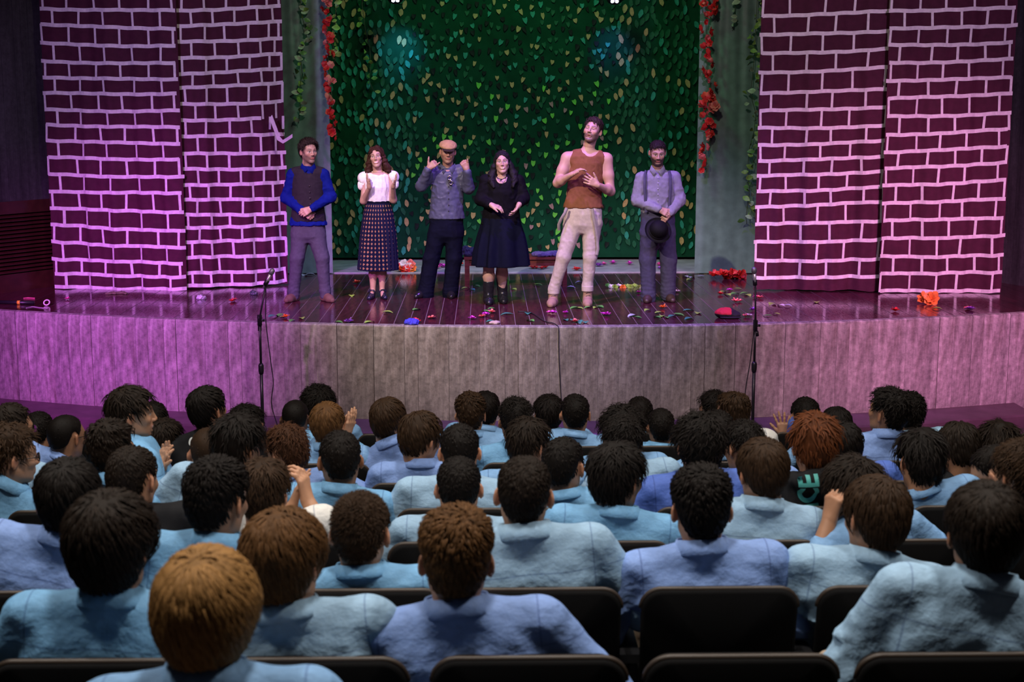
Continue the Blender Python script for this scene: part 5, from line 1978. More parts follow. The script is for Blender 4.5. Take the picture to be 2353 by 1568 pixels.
K = (0.0075, 0.0050, 0.0040)
KB = (0.014, 0.0085, 0.0055)
BR = (0.032, 0.016, 0.0075)
LB = (0.100, 0.046, 0.016)
BL = (0.30, 0.155, 0.052)
AU = (0.10, 0.028, 0.008)
S1, S2, S3, S4 = (0.48, 0.25, 0.15), (0.40, 0.20, 0.115), (0.29, 0.14, 0.075), (0.11, 0.05, 0.03)
# id: px, top py, width px, row, turn deg (right +), nod deg (down -), roll deg, hair style, hair colour, skin, shirt, pose words, extras
AUD = {
    'A18': (470, 1257, 255, 0, 4, -4, 2, 'bowl', BL, S1, 'blue', 'facing the stage', {}),
    'A17': (255, 1130, 205, 1, 12, -6, -3, 'medium', KB, S2, 'sky', 'facing the stage', {}),
    'A19': (655, 1170, 190, 1, 22, -8, -4, 'medium', LB, S1, 'pale', 'turned slightly aside', {}),
    'A21': (1048, 1160, 168, 1, 0, -2, 1, 'short', LB, S1, 'lav', 'facing the stage', {}),
    'D13': (2268, 1107, 180, 1, 6, -4, 2, 'medium', KB, S2, 'pale', 'facing the stage', {}),
    'A13': (154, 1052, 148, 2, -4, -4, 0, 'medium', K, S2, 'lav', 'facing the stage', {}),
    'A15': (498, 1049, 138, 2, 24, -6, 0, 'short', K, S2, 'sky', 'turned slightly aside', {}),
    'A20': (828, 1131, 130, 2, 8, -2, 0, 'tight', BR, S1, 'sky', 'facing the stage', {}),
    'B13': (1204, 1047, 127, 2, 3, 0, 2, 'crop', KB, S1, 'pale', 'facing the stage', {}),
    'C15': (1613, 1066, 143, 2, 0, -2, 0, 'short', K, S1, 'lav', 'facing the stage', {}),
    'D12': (2013, 1095, 147, 2, -18, -8, 6, 'medium', BR, S2, 'pale', 'leaning aside', {}),
    'A14': (303, 1025, 112, 3, 18, -8, 0, 'crop', KB, S2, 'black', 'facing the stage', {}),
    'A16': (605, 1052, 110, 3, 12, -6, 0, 'tousled', BR, S1, 'white', 'clapping with raised hands', {}),
    'B8': (1054, 1049, 104, 3, 0, -2, 0, 'crop', K, S1, 'pale', 'facing the stage', {}),
    'C8': (1420, 1015, 140, 3, 40, -8, 0, 'tousled', K, S3, 'sky', 'turned aside', {}),
    'C14': (1753, 1006, 115, 3, -14, -6, 0, 'medium', BR, S2, 'pale', 'turned slightly aside', {}),
    'D11': (1960, 1047, 130, 3, -25, -10, 5, 'tousled', KB, S2, 'blue', 'propping the chin on a fist', {}),
    'D10': (2349, 1010, 100, 3, -20, -5, 0, 'curly', BR, S2, 'blue', 'cut off by the picture edge', {}),
    'A3': (25, 972, 95, 4, 58, -4, 0, 'curly', BR, S1, 'sky', 'looking across the row', dict(glasses=1)),
    'A6': (254, 962, 98, 4, 28, -6, 0, 'short', KB, S2, 'sky', 'wearing glasses', dict(glasses=1)),
    'A11': (545, 950, 113, 4, 32, -12, 0, 'tousled', K, S2, 'pale', 'looking down aside', {}),
    'B4': (780, 989, 98, 4, -10, -4, 0, 'crop', K, S3, 'sky', 'facing the stage', {}),
    'B7': (1056, 974, 93, 4, 0, -8, 0, 'crop', K, S1, 'pale', 'facing the stage', {}),
    'C7': (1296, 1004, 97, 4, 22, -4, 0, 'crop', K, S2, 'sky', 'wearing glasses', dict(glasses=1)),
    'C9': (1605, 947, 125, 4, -8, -6, 0, 'mop', K, S1, 'deep', 'facing the stage', {}),
    'D3': (1872, 946, 115, 4, 0, -4, 2, 'tousled', AU, S1, 'black', 'with teal lettering', dict(hood=1)),
    'D7': (2118, 984, 115, 4, -6, -16, 4, 'tousled', K, S2, 'blue', 'bending the head forward', {}),
    'D9': (2290, 1025, 95, 4, -58, -26, 0, 'crop', K, S1, 'pale', 'looking down in profile', {}),
    'A1': (25, 926, 80, 5, 38, -4, 0, 'short', KB, S2, 'pale', 'wearing glasses', dict(glasses=1)),
    'A5': (302, 885, 110, 5, 74, 0, 0, 'tousled', KB, S1, 'sky', 'smiling and clapping', dict(mouth=1, tyaw=-62)),
    'A10': (478, 983, 90, 5, -5, -8, 0, 'buzz', BR, S2, 'pale', 'facing the stage', {}),
    'A12': (655, 975, 92, 5, -48, -14, 0, 'curly', (0.05, 0.019, 0.008), S1, 'lav', 'looking down aside', {}),
    'B6': (967, 946, 105, 5, 42, -14, 0, 'medium', BR, S2, 'lav', 'looking down aside', {}),
    'B12': (1218, 958, 102, 5, 45, -6, 0, 'tousled', KB, S2, 'blue', 'looking across the row', {}),
    'C5': (1432, 955, 92, 5, 4, -6, 0, 'curly', K, S2, 'pale', 'facing the stage', {}),
    'C13': (1708, 966, 88, 5, -30, -8, 0, 'curly', K, S3, 'lav', 'turned slightly aside', {}),
    'D4': (1940, 968, 80, 5, 0, -6, 0, 'medium', K, S2, 'deep', 'facing the stage', {}),
    'D8': (2205, 970, 95, 5, -8, -18, 0, 'medium', KB, S3, 'black', 'bending the head forward', {}),
    'A4': (152, 953, 77, 6, 30, -4, 0, 'buzz', K, S3, 'lav', 'wearing glasses', dict(glasses=1)),
    'A7': (378, 961, 80, 6, 34, -8, 0, 'tousled', KB, S2, 'lav', 'wearing glasses', dict(glasses=1)),
    'A8': (478, 885, 82, 6, 34, 6, 0, 'medium', K, S2, 'black', 'with printed back', {}),
    'B3': (752, 923, 79, 6, 8, -4, 0, 'medium', LB, S1, 'blue', 'clapping with raised hands', {}),
    'B5': (893, 913, 77, 6, 26, -2, 0, 'medium', BR, S1, 'lav', 'turned slightly aside', {}),
    'B11': (1185, 911, 82, 6, 0, -4, 0, 'tight', K, S3, 'sky', 'facing the stage', {}),
    'C3': (1430, 929, 115, 6, 0, -6, 0, 'mop', K, S3, 'blue', 'facing the stage', {}),
    'C12': (1648, 942, 80, 6, -10, -6, 0, 'crop', K, S3, 'blue', 'facing the stage', {}),
    'D5': (2040, 887, 83, 6, -38, 8, 0, 'curly', K, S2, 'lav', 'looking up aside', {}),
    'D8b': (2297, 966, 95, 6, -6, -14, 0, 'tousled', KB, S3, 'black', 'bending the head forward', {}),
    'A2': (88, 946, 66, 7, 0, -10, 0, 'crop', K, S2, 'black', 'wearing a dark hooded top', dict(hood=1)),
    'A5b': (350, 922, 68, 7, 10, 0, 0, 'medium', K, S2, 'black', 'facing the stage', {}),
    'A9': (567, 929, 84, 7, 45, -8, 0, 'curly', K, S2, 'blue', 'wearing glasses', dict(glasses=1)),
    'B2': (678, 919, 66, 7, 0, -4, 0, 'buzz', K, S4, 'sky', 'facing the stage', {}),
    'B9': (1081, 899, 71, 7, 0, 0, 0, 'short', BR, S1, 'blue', 'facing the stage', {}),
    'C2': (1322, 905, 68, 7, 2, -2, 0, 'crop', K, S2, 'blue', 'facing the stage', {}),
    'C6': (1519, 938, 62, 7, 0, -2, 0, 'crop', K, S3, 'sky', 'facing the stage', {}),
    'C11': (1683, 900, 88, 7, -42, -4, 0, 'quiff', BR, S1, 'white', 'looking across the row', {}),
    'D2': (1923, 935, 68, 7, 0, -8, 0, 'medium', K, S2, 'blue', 'facing the stage', {}),
    'D6': (2090, 899, 68, 7, 0, -2, 0, 'curly', K, S2, 'pale', 'facing the stage', {}),
    'B1': (730, 882, 84, 8, 0, 4, 0, 'mop', K, S2, 'blue', 'facing the stage', {}),
    'B10': (1116, 898, 66, 8, 0, -2, 0, 'medium', K, S2, 'blue', 'facing the stage', {}),
    'C1': (1261, 905, 68, 8, 0, -4, 0, 'tousled', K, S2, 'blue', 'facing the stage', {}),
    'C4': (1470, 911, 62, 8, 0, -4, 0, 'crop', K, S3, 'blue', 'facing the stage', {}),
    'C10': (1640, 897, 66, 8, -48, -4, 0, 'curly', K, S2, 'blue', 'looking across the row', {}),
    'D1': (1851, 912, 70, 8, 0, -4, 0, 'crop', K, S2, 'deep', 'raising a spread hand', {}),
}
SEAT_PX = {'A17': 190, 'A19': 705, 'A21': 1205, 'D13': 2215, 'A13': 150, 'A15': 430, 'A20': 815, 'B13': 1213, 'C15': 1628, 'D12': 2000, 'A18': 450,
           'A14': 350, 'A16': 700, 'B8': 1045, 'C8': 1400, 'C14': 1740, 'D11': 2075, 'D10': 2400, 'B4': 775, 'B7': 1085}
TORSO_PX = {'A21': 1090, 'D12': 1985}
ROWNAME = ['row nearest camera', 'second row from camera', 'third row from camera', 'fourth row from camera', 'fifth row from camera',
           'fourth row from stage', 'third row from stage', 'second row from stage', 'row nearest stage']
ORD = ['first', 'second', 'third', 'fourth', 'fifth', 'sixth', 'seventh', 'eighth', 'ninth', 'tenth', 'eleventh', 'twelfth', 'thirteenth', 'fourteenth', 'fifteenth', 'sixteenth']
SHIRT_WORD = {'blue': 'light blue shirt', 'sky': 'sky blue shirt', 'lav': 'lavender blue shirt', 'pale': 'pale blue shirt', 'deep': 'deep blue shirt', 'black': 'black sweatshirt', 'white': 'white shirt'}
HEADY = 0.185
people = {}
for row in range(9):
    ids = [k for k, v in AUD.items() if v[3] == row]
    yb, fz = ROW_Y[row], ROW_Z[row]
    hx = {k: ony(AUD[k][0], AUD[k][1], yb + HEADY) for k in ids}
    ids.sort(key=lambda k: hx[k][0])
    sx = [ony(SEAT_PX[k], 1300, yb)[0] if k in SEAT_PX else hx[k][0] for k in ids]
    PITCHX = 0.515
    for _ in range(400):
        for i in range(len(sx) - 1):
            d = sx[i + 1] - sx[i]
            if d < PITCHX:
                m_ = (PITCHX - d) / 2
                sx[i] -= m_
                sx[i + 1] += m_
    half = 0.40 * (yb + 0.1)          # a little more than what the frame shows at this depth
    allx = [(x, k) for x, k in zip(sx, ids)]
    edges = [-half - 0.25] + sx + [half + 0.25]
    if not sx:
        edges = [-half, half]
    for i in range(len(edges) - 1):
        gap = edges[i + 1] - edges[i]
        n = int(round(gap / PITCHX)) - 1
        inner = 0 < i < len(edges) - 2
        if inner:
            n = int(gap / PITCHX + 0.15) - 1
            for q in range(n):
                allx.append((edges[i] + gap * (q + 1) / (n + 1), None))
        elif i == 0:
            x = edges[1] - PITCHX
            while x > edges[0]:
                allx.append((x, None))
                x -= PITCHX
        else:
            x = edges[i] + PITCHX
            while x < edges[i + 1]:
                allx.append((x, None))
                x += PITCHX
    allx.sort(key=lambda q: q[0])
    for j, (x, k) in enumerate(allx):
        who = 'empty black padded seat' if k is None else 'occupied black padded seat'
        make_seat((x, yb, fz), '%s, %s from left, %s' % (who, ORD[j], ROWNAME[row]), 'auditorium seats')
        if k:
            people[k] = dict(x=x, head=hx[k], row=row, order=ids.index(k))

ps_rng = random.Random(5)
BODIES = {}
for k, pinfo in people.items():
    px, ty, wpx, row, turn, nod, roll, style, hcol, skin, shirt, pose, ex = AUD[k]
    yb, fz = ROW_Y[row], ROW_Z[row]
    base = np.array([ony(TORSO_PX[k], 1300, yb)[0] if k in TORSO_PX else pinfo['x'], yb, fz])
    top = pinfo['head']
    Z = (top - CAM) @ FW
    wm = wpx * Z / FPX
    st = STYLES[style]
    sc = 0.965
    R = rotm(-math.radians(turn), math.radians(nod), math.radians(roll))
    straight = abs(turn) < 35
    wide = 1.0
    if straight and style not in ('buzz', 'crop'):
        wide = min(max(((wm / 2) / sc - 0.0775) / (st['t'][1] * 1.15), 0.75), 1.7)
    elif straight:
        sc = min(max(sc * (wm / 0.168), 0.92), 1.06)
    c = top - np.array([0, 0, (0.122 + st['t'][0] * wide * 0.9) * sc])
    quality = 'fine' if row <= 2 or abs(turn) > 35 else ('mid' if row <= 4 else 'low')
    if ex.get('mouth'):
        quality = 'open'
    V0, F0 = CANON[quality]
    wgt = np.clip((V0[:, 2] + 0.17) / 0.10, 0, 1)
    wgt = (wgt * wgt * (3 - 2 * wgt))[:, None]
    V = (V0 @ R.T) * wgt + V0 * (1 - wgt)
    V = c + V * sc
    C = face_colours(V0, np.array(skin), hair=hcol, scalp=0.92, brow=K, smile=1.0 if ex.get('mouth') else 0.0)
    # extra arms come later: keep pieces
    pinfo.update(V=[(V, F0, C)], base=base, c=c, R=R, sc=sc, kids=[])
    label = 'person in %s %s, %s from left, %s' % (SHIRT_WORD[shirt], pose, ORD[pinfo['order']], ROWNAME[row])
    if len(label.split()) > 16:
        label = 'person in %s, %s from left, %s' % (SHIRT_WORD[shirt], ORD[pinfo['order']], ROWNAME[row])
    pinfo['label'] = label
    # torso: hips on the seat, neck under the head
    neck = c + np.array([0, -0.036, -0.084]) * sc
    hip = base + HIP
    d = neck - hip
    dx = d[0]
    rollb = math.atan2(dx, d[2])
    ln = math.hypot(dx, d[2])
    ref = np.array([0, 0.153, 1.005]) - HIP
    zs = ln / ref[2]
    pitchb = -math.atan2((d[1] - ref[1]) * 0.9, ln)
    tmpl = T_HOOD if ex.get('hood') else T_SHIRT[(sum(map(ord, k)) * 7) % 6]
    widths = 1.00 + 0.11 * ps_rng.random()
    pinfo['shirt'] = (tmpl, SHIRTS[shirt], tuple(hip - base), (pitchb, rollb, math.radians(ex.get('tyaw', 0))), (widths, 1.0, zs))
    if ex.get('tyaw'):
        ta = math.radians(ex['tyaw'])
        zs = d[2] / ref[2]
        rv = np.array([-math.sin(ta) * ref[1], math.cos(ta) * ref[1], d[2]])
        pinfo['shirt'] = (tmpl, SHIRTS[shirt], tuple(neck - rv - base), (0, 0, ta), (widths, 1.0, zs))
    n_l = {0: 2400, 1: 1700, 2: 1100, 3: 700}.get(row, 320)
    fine = {0: 0.62, 1: 0.68, 2: 0.78, 3: 0.9}.get(row, 1.12)
    save = st['w']
    st['w'] = save * fine
    pinfo['hair'] = hair_mesh(style, sum(ord(q) * (i + 3) for i, q in enumerate(k)), R, c, sc, hcol, n_l, wide)
    st['w'] = save


def add_arm(k, sh_px, el_px, wr_px, u, n, side, curl, thumb, sleeve_to=0.9, spread=0.03, Fd=(0.1, 0.2, 0.3), bare=False, smat=None):
    """raised arm for a seated person, points in px at the depths row + Fd"""
    p = people[k]
    yb = ROW_Y[p['row']]
    sh_, el_, w_ = (ony(q[0], q[1], yb + f_) for q, f_ in zip((sh_px, el_px, wr_px), Fd))
    S = SDF(0.004)
    S.chain([sh_ + (el_ - sh_) * 0.9, el_, w_], [0.040, 0.036, 0.026], 0.02)
    add_hand(S, w_, u, n, side, curl, thumb, 0.93, spread)
    V, F = S.mesh()
    p['V'].append((V, F, np.tile(np.array(AUD[k][9]), (len(V), 1))))
    S = SDF(0.0095)
    if bare:
        S.chain([sh_, sh_ + (el_ - sh_) * 0.9], [0.066, 0.060], 0.03)
    else:
        S.chain([sh_, el_, el_ + (w_ - el_) * sleeve_to], [0.062, 0.054, 0.042], 0.03)
    V, F = S.mesh(lambda Q: wrinkles(Q, 0.007, 12, 77))
    p['kids'].append(('sleeve', V, F, smat or SHIRTS[AUD[k][10]]))


if 'A5' in people:
    add_arm('A5', (305, 1030), (318, 1125), (348, 1088), (0.50, 0.10, 0.85), (0.6, 0.6, -0.3), 1, (0.15, 0.15, 0.18, 0.2), (0.5, 0.1), 0.5, Fd=(0.12, 0.15, 0.16))
    add_arm('A5', (330, 1030), (388, 1125), (368, 1088), (0.30, 0.05, 0.9), (-0.6, -0.5, 0.3), -1, (0.1, 0.1, 0.12, 0.15), (0.5, 0.1), 0.5, Fd=(0.2, 0.22, 0.20))
    add_arm('A16', (640, 1215), (762, 1245), (706, 1150), (-0.18, 0.15, 0.95), (-0.9, 0.3, -0.25), 1, (0.55, 0.55, 0.6, 0.6), (0.45, 0.15), 0.45, Fd=(0.2, 0.28, 0.36))
    add_arm('A16', (570, 1215), (640, 1250), (668, 1172), (0.35, 0.2, 0.9), (0.9, 0.2, -0.1), -1, (0.12, 0.12, 0.15, 0.2), (0.5, 0.1), 0.5, Fd=(0.2, 0.32, 0.40))
    add_arm('B3', (785, 1030), (812, 1050), (795, 1004), (0.30, 0.2, 0.9), (-0.8, 0.4, 0.1), 1, (0.1, 0.1, 0.12, 0.16), (0.4, 0.1), 0.75, Fd=(0.2, 0.3, 0.36))
    add_arm('B3', (735, 1030), (765, 1055), (783, 1006), (0.35, 0.3, 0.9), (0.8, -0.4, 0.1), -1, (0.1, 0.1, 0.12, 0.16), (0.4, 0.1), 0.75, Fd=(0.2, 0.34, 0.40))
    add_arm('D1', (1835, 975), (1825, 1015), (1802, 1003), (-0.12, 0.1, 1.0), (0.2, 1.0, 0.1), -1, (0.08, 0.06, 0.06, 0.1), (0.8, 0.0), 0.6, 0.22, Fd=(0.15, 0.2, 0.3))
    add_arm('D11', (1960, 1225), (1880, 1278), (1906, 1196), (0.2, 0.15, 0.95), (0.8, 0.5, 0.0), -1, (1.2, 1.2, 1.25, 1.25), (0.4, 0.3), 0.2, Fd=(0.10, 0.02, 0.07), bare=True)
    add_arm('D11', (2010, 1250), (1925, 1312), (1897, 1302), (-0.85, -0.1, 0.25), (0, 0.3, -0.9), -1, (0.5, 0.55, 0.6, 0.6), (0.4, 0.2), 0.6, Fd=(0.15, 0.10, 0.05))


def build_people():
    for k, p in people.items():
        base = p['base']
        V, F, C = join_parts(p['V'])
        body = obj('person', mesh_np('person', V - base, F, True, C), m_skin, None, tuple(base), label=p['label'], cat='person', group='audience seated facing the stage')
        p['obj'] = body
        Vh, Fh, Ch = p['hair']
        obj('hair', mesh_np('hair', Vh - base, Fh, True, Ch), m_hair, body)
        tmpl, mat, loc, rot, scl = p['shirt']
        sh_ = obj('shirt', tmpl, None, body, loc, rot)
        sh_.scale = scl
        if not tmpl.materials:
            tmpl.materials.append(mat)
        sh_.material_slots[0].link = 'OBJECT'
        sh_.material_slots[0].material = mat
        p['shirt_obj'] = sh_
        if AUD[k][10] != 'black':
            co = obj('collar', T_COLLAR, None, sh_)
            if not T_COLLAR.materials:
                T_COLLAR.materials.append(mat)
            co.material_slots[0].link = 'OBJECT'
            co.material_slots[0].material = mat
        obj('trousers', T_TRS, m_khaki, body)
        for sm in T_SHOES:
            obj('shoe', sm, m_blackshoe, body)
        for (nm, V, F, mt) in p['kids']:
            obj(nm, mesh_np(nm, V - base, F, True), mt, body)
        if AUD[k][12].get('glasses'):
            V, F = glasses_mesh(p['R'], p['c'], p['sc'])
            g = obj('glasses', mesh_np('glasses', V - base, F, True), m_frame, body)
            V, F = glass_lens(p['R'], p['c'], p['sc'])
            obj('lens', mesh_np('lens', V - base, F, True), m_lens, g)


build_people()
# ------------------------------------------------------------------ print on two sweatshirts
def back_print(k, text, px, py, size, rot, mat, dxy=(0, 0)):
    from mathutils.bvhtree import BVHTree
    p = people[k]
    bpy.context.view_layer.update()
    so = p['shirt_obj']
    mw = so.matrix_world
    me = so.data
    bvh = BVHTree.FromPolygons([mw @ v.co for v in me.vertices], [tuple(q.vertices) for q in me.polygons])
    cu = bpy.data.curves.new('lettering', 'FONT')
    cu.body = text
    cu.size = size
    cu.offset = size * 0.035
    cu.align_x = 'CENTER'
    cu.align_y = 'CENTER'
    tmp = bpy.data.objects.new('lettering', cu)
    COL.objects.link(tmp)
    dg = bpy.context.evaluated_depsgraph_get()
    m2 = bpy.data.meshes.new_from_object(tmp.evaluated_get(dg))
    bpy.data.objects.remove(tmp)
    bm = bmesh.new()
    bm.from_mesh(m2)
    bmesh.ops.triangulate(bm, faces=bm.faces[:])
    bmesh.ops.subdivide_edges(bm, edges=bm.edges[:], cuts=2, use_grid_fill=True)
    c0 = ony(px, py, ROW_Y[p['row']] + 0.02)
    base = Vector(p['base'])
    cr, sr = math.cos(rot), math.sin(rot)
    for v in bm.verts:
        x, z = v.co.x * cr - v.co.y * sr, v.co.x * sr + v.co.y * cr
        o = Vector((c0[0] + x, ROW_Y[p['row']] - 0.6, c0[2] + z))
        hit = bvh.ray_cast(o, Vector((0, 1, 0)), 1.2)
        y = hit[0].y - 0.004 if hit[0] is not None else ROW_Y[p['row']] + 0.03
        v.co = mw.inverted() @ Vector((o.x, y, o.z))
    bm.to_mesh(m2)
    bm.free()
    return obj('lettering', m2, mat, so)


m_teal = mk('teal_print', (0.08, 0.42, 0.38), 0.6)
m_wprint = mk('white_print', (0.7, 0.72, 0.7), 0.6)
m_gprint = mk('green_print', (0.02, 0.25, 0.08), 0.6)
back_print('D3', 'NCE', 1866, 1152, 0.105, math.radians(97), m_teal)
back_print('A8', '0', 433, 1024, 0.055, math.radians(-15), m_wprint)
back_print('A8', 'W', 444, 1031, 0.04, math.radians(35), m_wprint)
back_print('A8', '=', 452, 1034, 0.09, math.radians(30), m_gprint)

# ------------------------------------------------------------------ microphone stands
m_stand = mk('black_stand_metal', (0.012, 0.012, 0.014), 0.35)
m_mic = mk('silver_mic_body', (0.55, 0.53, 0.55), 0.35, 0.6)
m_grille = mk('mic_grille', (0.30, 0.30, 0.32), 0.5, 0.8, bump=(400, 0.6, 0.002))


def mic_stand(label, miclabel, clutch_px, foot_x_px, tip_px, mic_px, y, tail_px):
    cl = ony(*clutch_px, y)
    ft = np.array([ony(foot_x_px, 980, y)[0], y, -0.06])
    root = empty('microphone_stand', tuple(ft), label, 'microphone stand')
    L = lambda q: np.array(q) - ft
    top = np.array([ft[0], y, cl[2]])
    b = MB()
    b.tube([L(ft + (0, 0, 0.03)), L(ft + (0, 0, 0.75))], 0.0155, 10)
    obj('pole', b.mesh('pole', True), m_stand, root)
    b = MB()
    b.tube([L(ft + (0, 0, 0.74)), L(top)], 0.0115, 10)
    obj('inner_pole', b.mesh('inner_pole', True), m_stand, root)
    b = MB()
    b.tube([L(ft + (0, 0, 0.69)), L(ft + (0, 0, 0.72)), L(ft + (0, 0, 0.77)), L(ft + (0, 0, 0.79))], [0.02, 0.026, 0.026, 0.018], 10)
    obj('height_collar', b.mesh('collar', True), m_stand, root)
    for k in range(3):
        a = 2 * math.pi * k / 3 + 0.5
        b = MB()
        b.tube([L(ft + (0, 0, 0.10)), L(ft + (0.27 * math.cos(a), 0.27 * math.sin(a), 0.012))], 0.009, 8)
        obj('leg', b.mesh('leg', True), m_stand, root)
    tip, tail = ony(*tip_px, y - 0.04), ony(*tail_px, y + 0.02)
    b = MB()
    b.tube([L(tail), L(top + (0, -0.02, 0.0)), L(tip)], 0.0085, 8)
    obj('boom', b.mesh('boom', True), m_stand, root)
    b = MB()
    b.tube([L(tail), L(tail + (top - tail) * 0.45)], 0.018, 10)
    obj('counterweight', b.mesh('counterweight', True), m_stand, root)
    b = MB()
    b.tube([L(top + (0, 0, -0.05)), L(top + (0, 0, 0.05))], 0.022, 10)
    b.tube([L(top + (0, 0.0, 0)), L(top + (0.045, -0.01, 0.0))], 0.012, 8)
    obj('clutch', b.mesh('clutch', True), m_stand, root)
    mh = ony(*mic_px, y - 0.06)
    d = (mh - tip) / np.linalg.norm(mh - tip)
    mic = empty('microphone', tuple(tip), miclabel, 'microphone')
    b = MB()
    b.tube([-d * 0.05, d * 0.02, d * 0.10], [0.012, 0.014, 0.018], 12)
    obj('body', b.mesh('mic_body', True), m_mic, mic)
    b = MB()
    b.tube([d * 0.10, d * 0.115, d * 0.145, d * 0.16], [0.019, 0.025, 0.024, 0.010], 12)
    obj('grille', b.mesh('grille', True), m_grille, mic)
    b = MB()
    b.tube([-d * 0.015, d * 0.035], 0.021, 10)
    obj('clip', b.mesh('clip', True), m_stand, root, tuple(L(tip)))
    return root


mic_stand('black microphone stand in front of the stage below the torn brick curtain', 'silver microphone tilted on the stand beside the person in the waistcoat', (602, 736), 604, (611, 652), (626, 622), 13.05, (597, 760))
mic_stand('black microphone stand in front of the stage beside the red and black cap', 'silver microphone upright on the stand beside the red and black cap', (1739, 748), 1729, (1735, 652), (1733, 624), 13.05, (1740, 772))


def cable(label, pts, mat, r=0.0045):
    V = np.array(pts)
    # smooth path
    t = np.linspace(0, len(V) - 1, len(V) * 5)
    i = np.clip(t.astype(int), 0, len(V) - 2)
    f_ = t - i
    p0 = V[np.maximum(i - 1, 0)]
    p1, p2 = V[i], V[i + 1]
    p3 = V[np.minimum(i + 2, len(V) - 1)]
    f_ = f_[:, None]
    q = 0.5 * (2 * p1 + (p2 - p0) * f_ + (2 * p0 - 5 * p1 + 4 * p2 - p3) * f_ ** 2 + (3 * p1 - p0 - 3 * p2 + p3) * f_ ** 3)
    b = MB()
    o = q[0]
    b.tube([p - o for p in q], r, 6)
    return obj('cable', b.mesh('cable', True), mat, None, tuple(o), label=label, cat='cable')


m_cable = mk('black_cable', (0.012, 0.012, 0.016), 0.5)
cable('black cable hanging from the tilted microphone beside the person in the waistcoat', [ony(x, y, 13.0) for x, y in ((613, 640), (607, 652), (611, 670), (610, 720), (613, 760), (622, 830), (628, 880), (624, 930), (640, 985))], m_cable)
cable('black cable hanging from the upright microphone beside the red and black cap', [ony(x, y, 13.0) for x, y in ((1733, 650), (1737, 670), (1735, 720), (1731, 770), (1724, 830), (1714, 890), (1706, 960), (1700, 1000))], m_cable)
ce = [np.array([onz(x, y, STAGE + 0.006)]).ravel() for x, y in ((1190, 716), (1220, 719), (1250, 738), (1268, 742), (1278, 747))]
ce += [np.array([ce[-1][0] + 0.01, edge_y(ce[-1][0]) - 0.012, z]) + np.array([dx, 0, 0]) for z, dx in ((0.98, 0.01), (0.8, 0.012), (0.6, 0.02), (0.35, 0.035), (0.12, 0.05))]
cable('dark cable running over the middle of the stage edge and down the wall', ce, m_cable, 0.005)

# ------------------------------------------------------------------ bench with cloths
yb0 = onz(1070, 659, STAGE)[1]
xl, xr = ony(1068, 600, yb0)[0], ony(1303, 600, yb0)[0]
zt = ony(1100, 591, yb0)[2]
bench = empty('bench', ((xl + xr) / 2, yb0 + 0.18, STAGE), 'dark red wooden bench behind the person in the black skirt', 'bench')
m_bench = mk('dark_red_wood', (0.13, 0.030, 0.022), 0.35, var=(12, 0.6), stretch=(1, 8, 8))
hw_, hh = (xr - xl) / 2, zt - STAGE
b = MB()
b.box((-hw_ - 0.01, -0.20, hh - 0.03), (hw_ + 0.01, 0.20, hh))
obj('seat_board', b.mesh('seat_board'), m_bench, bench)
for sy in (-1, 1):
    b = MB()
    b.box((-hw_ + 0.05, sy * 0.165 - 0.012, hh - 0.105), (hw_ - 0.05, sy * 0.165 + 0.012, hh - 0.03))
    obj('apron', b.mesh('apron'), m_bench, bench)
    for sx_ in (-1, 1):
        b = MB()
        b.box((sx_ * (hw_ - 0.025) - 0.026, sy * 0.165 - 0.026, 0.0), (sx_ * (hw_ - 0.025) + 0.026, sy * 0.165 + 0.026, hh - 0.03))
        obj('leg', b.mesh('leg'), m_bench, bench)


def crumple(name, c, r, col, seed, label, cat, flat=0.35, h=0.008, group=None, rough=0.8):
    S = SDF(h)
    rs = random.Random(seed)
    for _ in range(7):
        S.el((rs.uniform(-0.6, 0.6) * r[0], rs.uniform(-0.6, 0.6) * r[1], r[2] * 0.4), (r[0] * rs.uniform(0.35, 0.6), r[1] * rs.uniform(0.35, 0.6), r[2] * rs.uniform(0.4, 0.8)), rotm(rs.uniform(0, 3)), 0.02)
    V, F = S.mesh(lambda Q: wrinkles(Q, min(r[2], 0.03) * 0.45, 26 if max(r) > 0.05 else 70, seed), clip=lambda X, Y, Z: 0.001 - Z)
    return obj(name, mesh_np(name, V, F, True), mk(name + '_' + str(seed), col, rough), None, tuple(c), label=label, cat=cat, group=group)


q = ony(1082, 587, yb0 + 0.15)
crumple('cloth', (q[0], yb0 + 0.16, zt + 0.001), (0.10, 0.13, 0.09), (0.012, 0.014, 0.04), 3, 'dark navy cloth heaped on the end of the red bench', 'cloth')
q = ony(1252, 587, yb0 + 0.1)
crumple('cloth', (q[0], yb0 + 0.14, zt + 0.001), (0.20, 0.12, 0.045), (0.07, 0.055, 0.16), 4, 'violet cloth lying on the red bench beside the pale trousers', 'cloth')
# strap hanging behind the tall person
# ------------------------------------------------------------------ flowers, leaves and scraps on the stage floor
FLC = {'red': (0.72, 0.03, 0.025), 'pink': (0.75, 0.10, 0.40), 'orange': (0.85, 0.22, 0.04), 'magenta': (0.62, 0.05, 0.50), 'white': (0.75, 0.70, 0.70), 'purple': (0.30, 0.10, 0.50), 'coral': (0.80, 0.18, 0.16)}
FM = {k: mk('petal_' + k, v, 0.55, var=(40, 0.8)) for k, v in FLC.items()}
LM = {'green': mk('fallen_leaf_green', (0.10, 0.34, 0.06), 0.5, var=(30, 0.7)), 'lime': mk('fallen_leaf_lime', (0.28, 0.46, 0.07), 0.5, var=(30, 0.7)),
      'teal': mk('fallen_leaf_teal', (0.05, 0.24, 0.17), 0.5, var=(30, 0.7)), 'silver': mk('scrap_silver', (0.42, 0.46, 0.52), 0.35, var=(40, 0.6)),
      'brown': mk('dead_leaf', (0.24, 0.16, 0.10), 0.7, var=(30, 0.7))}


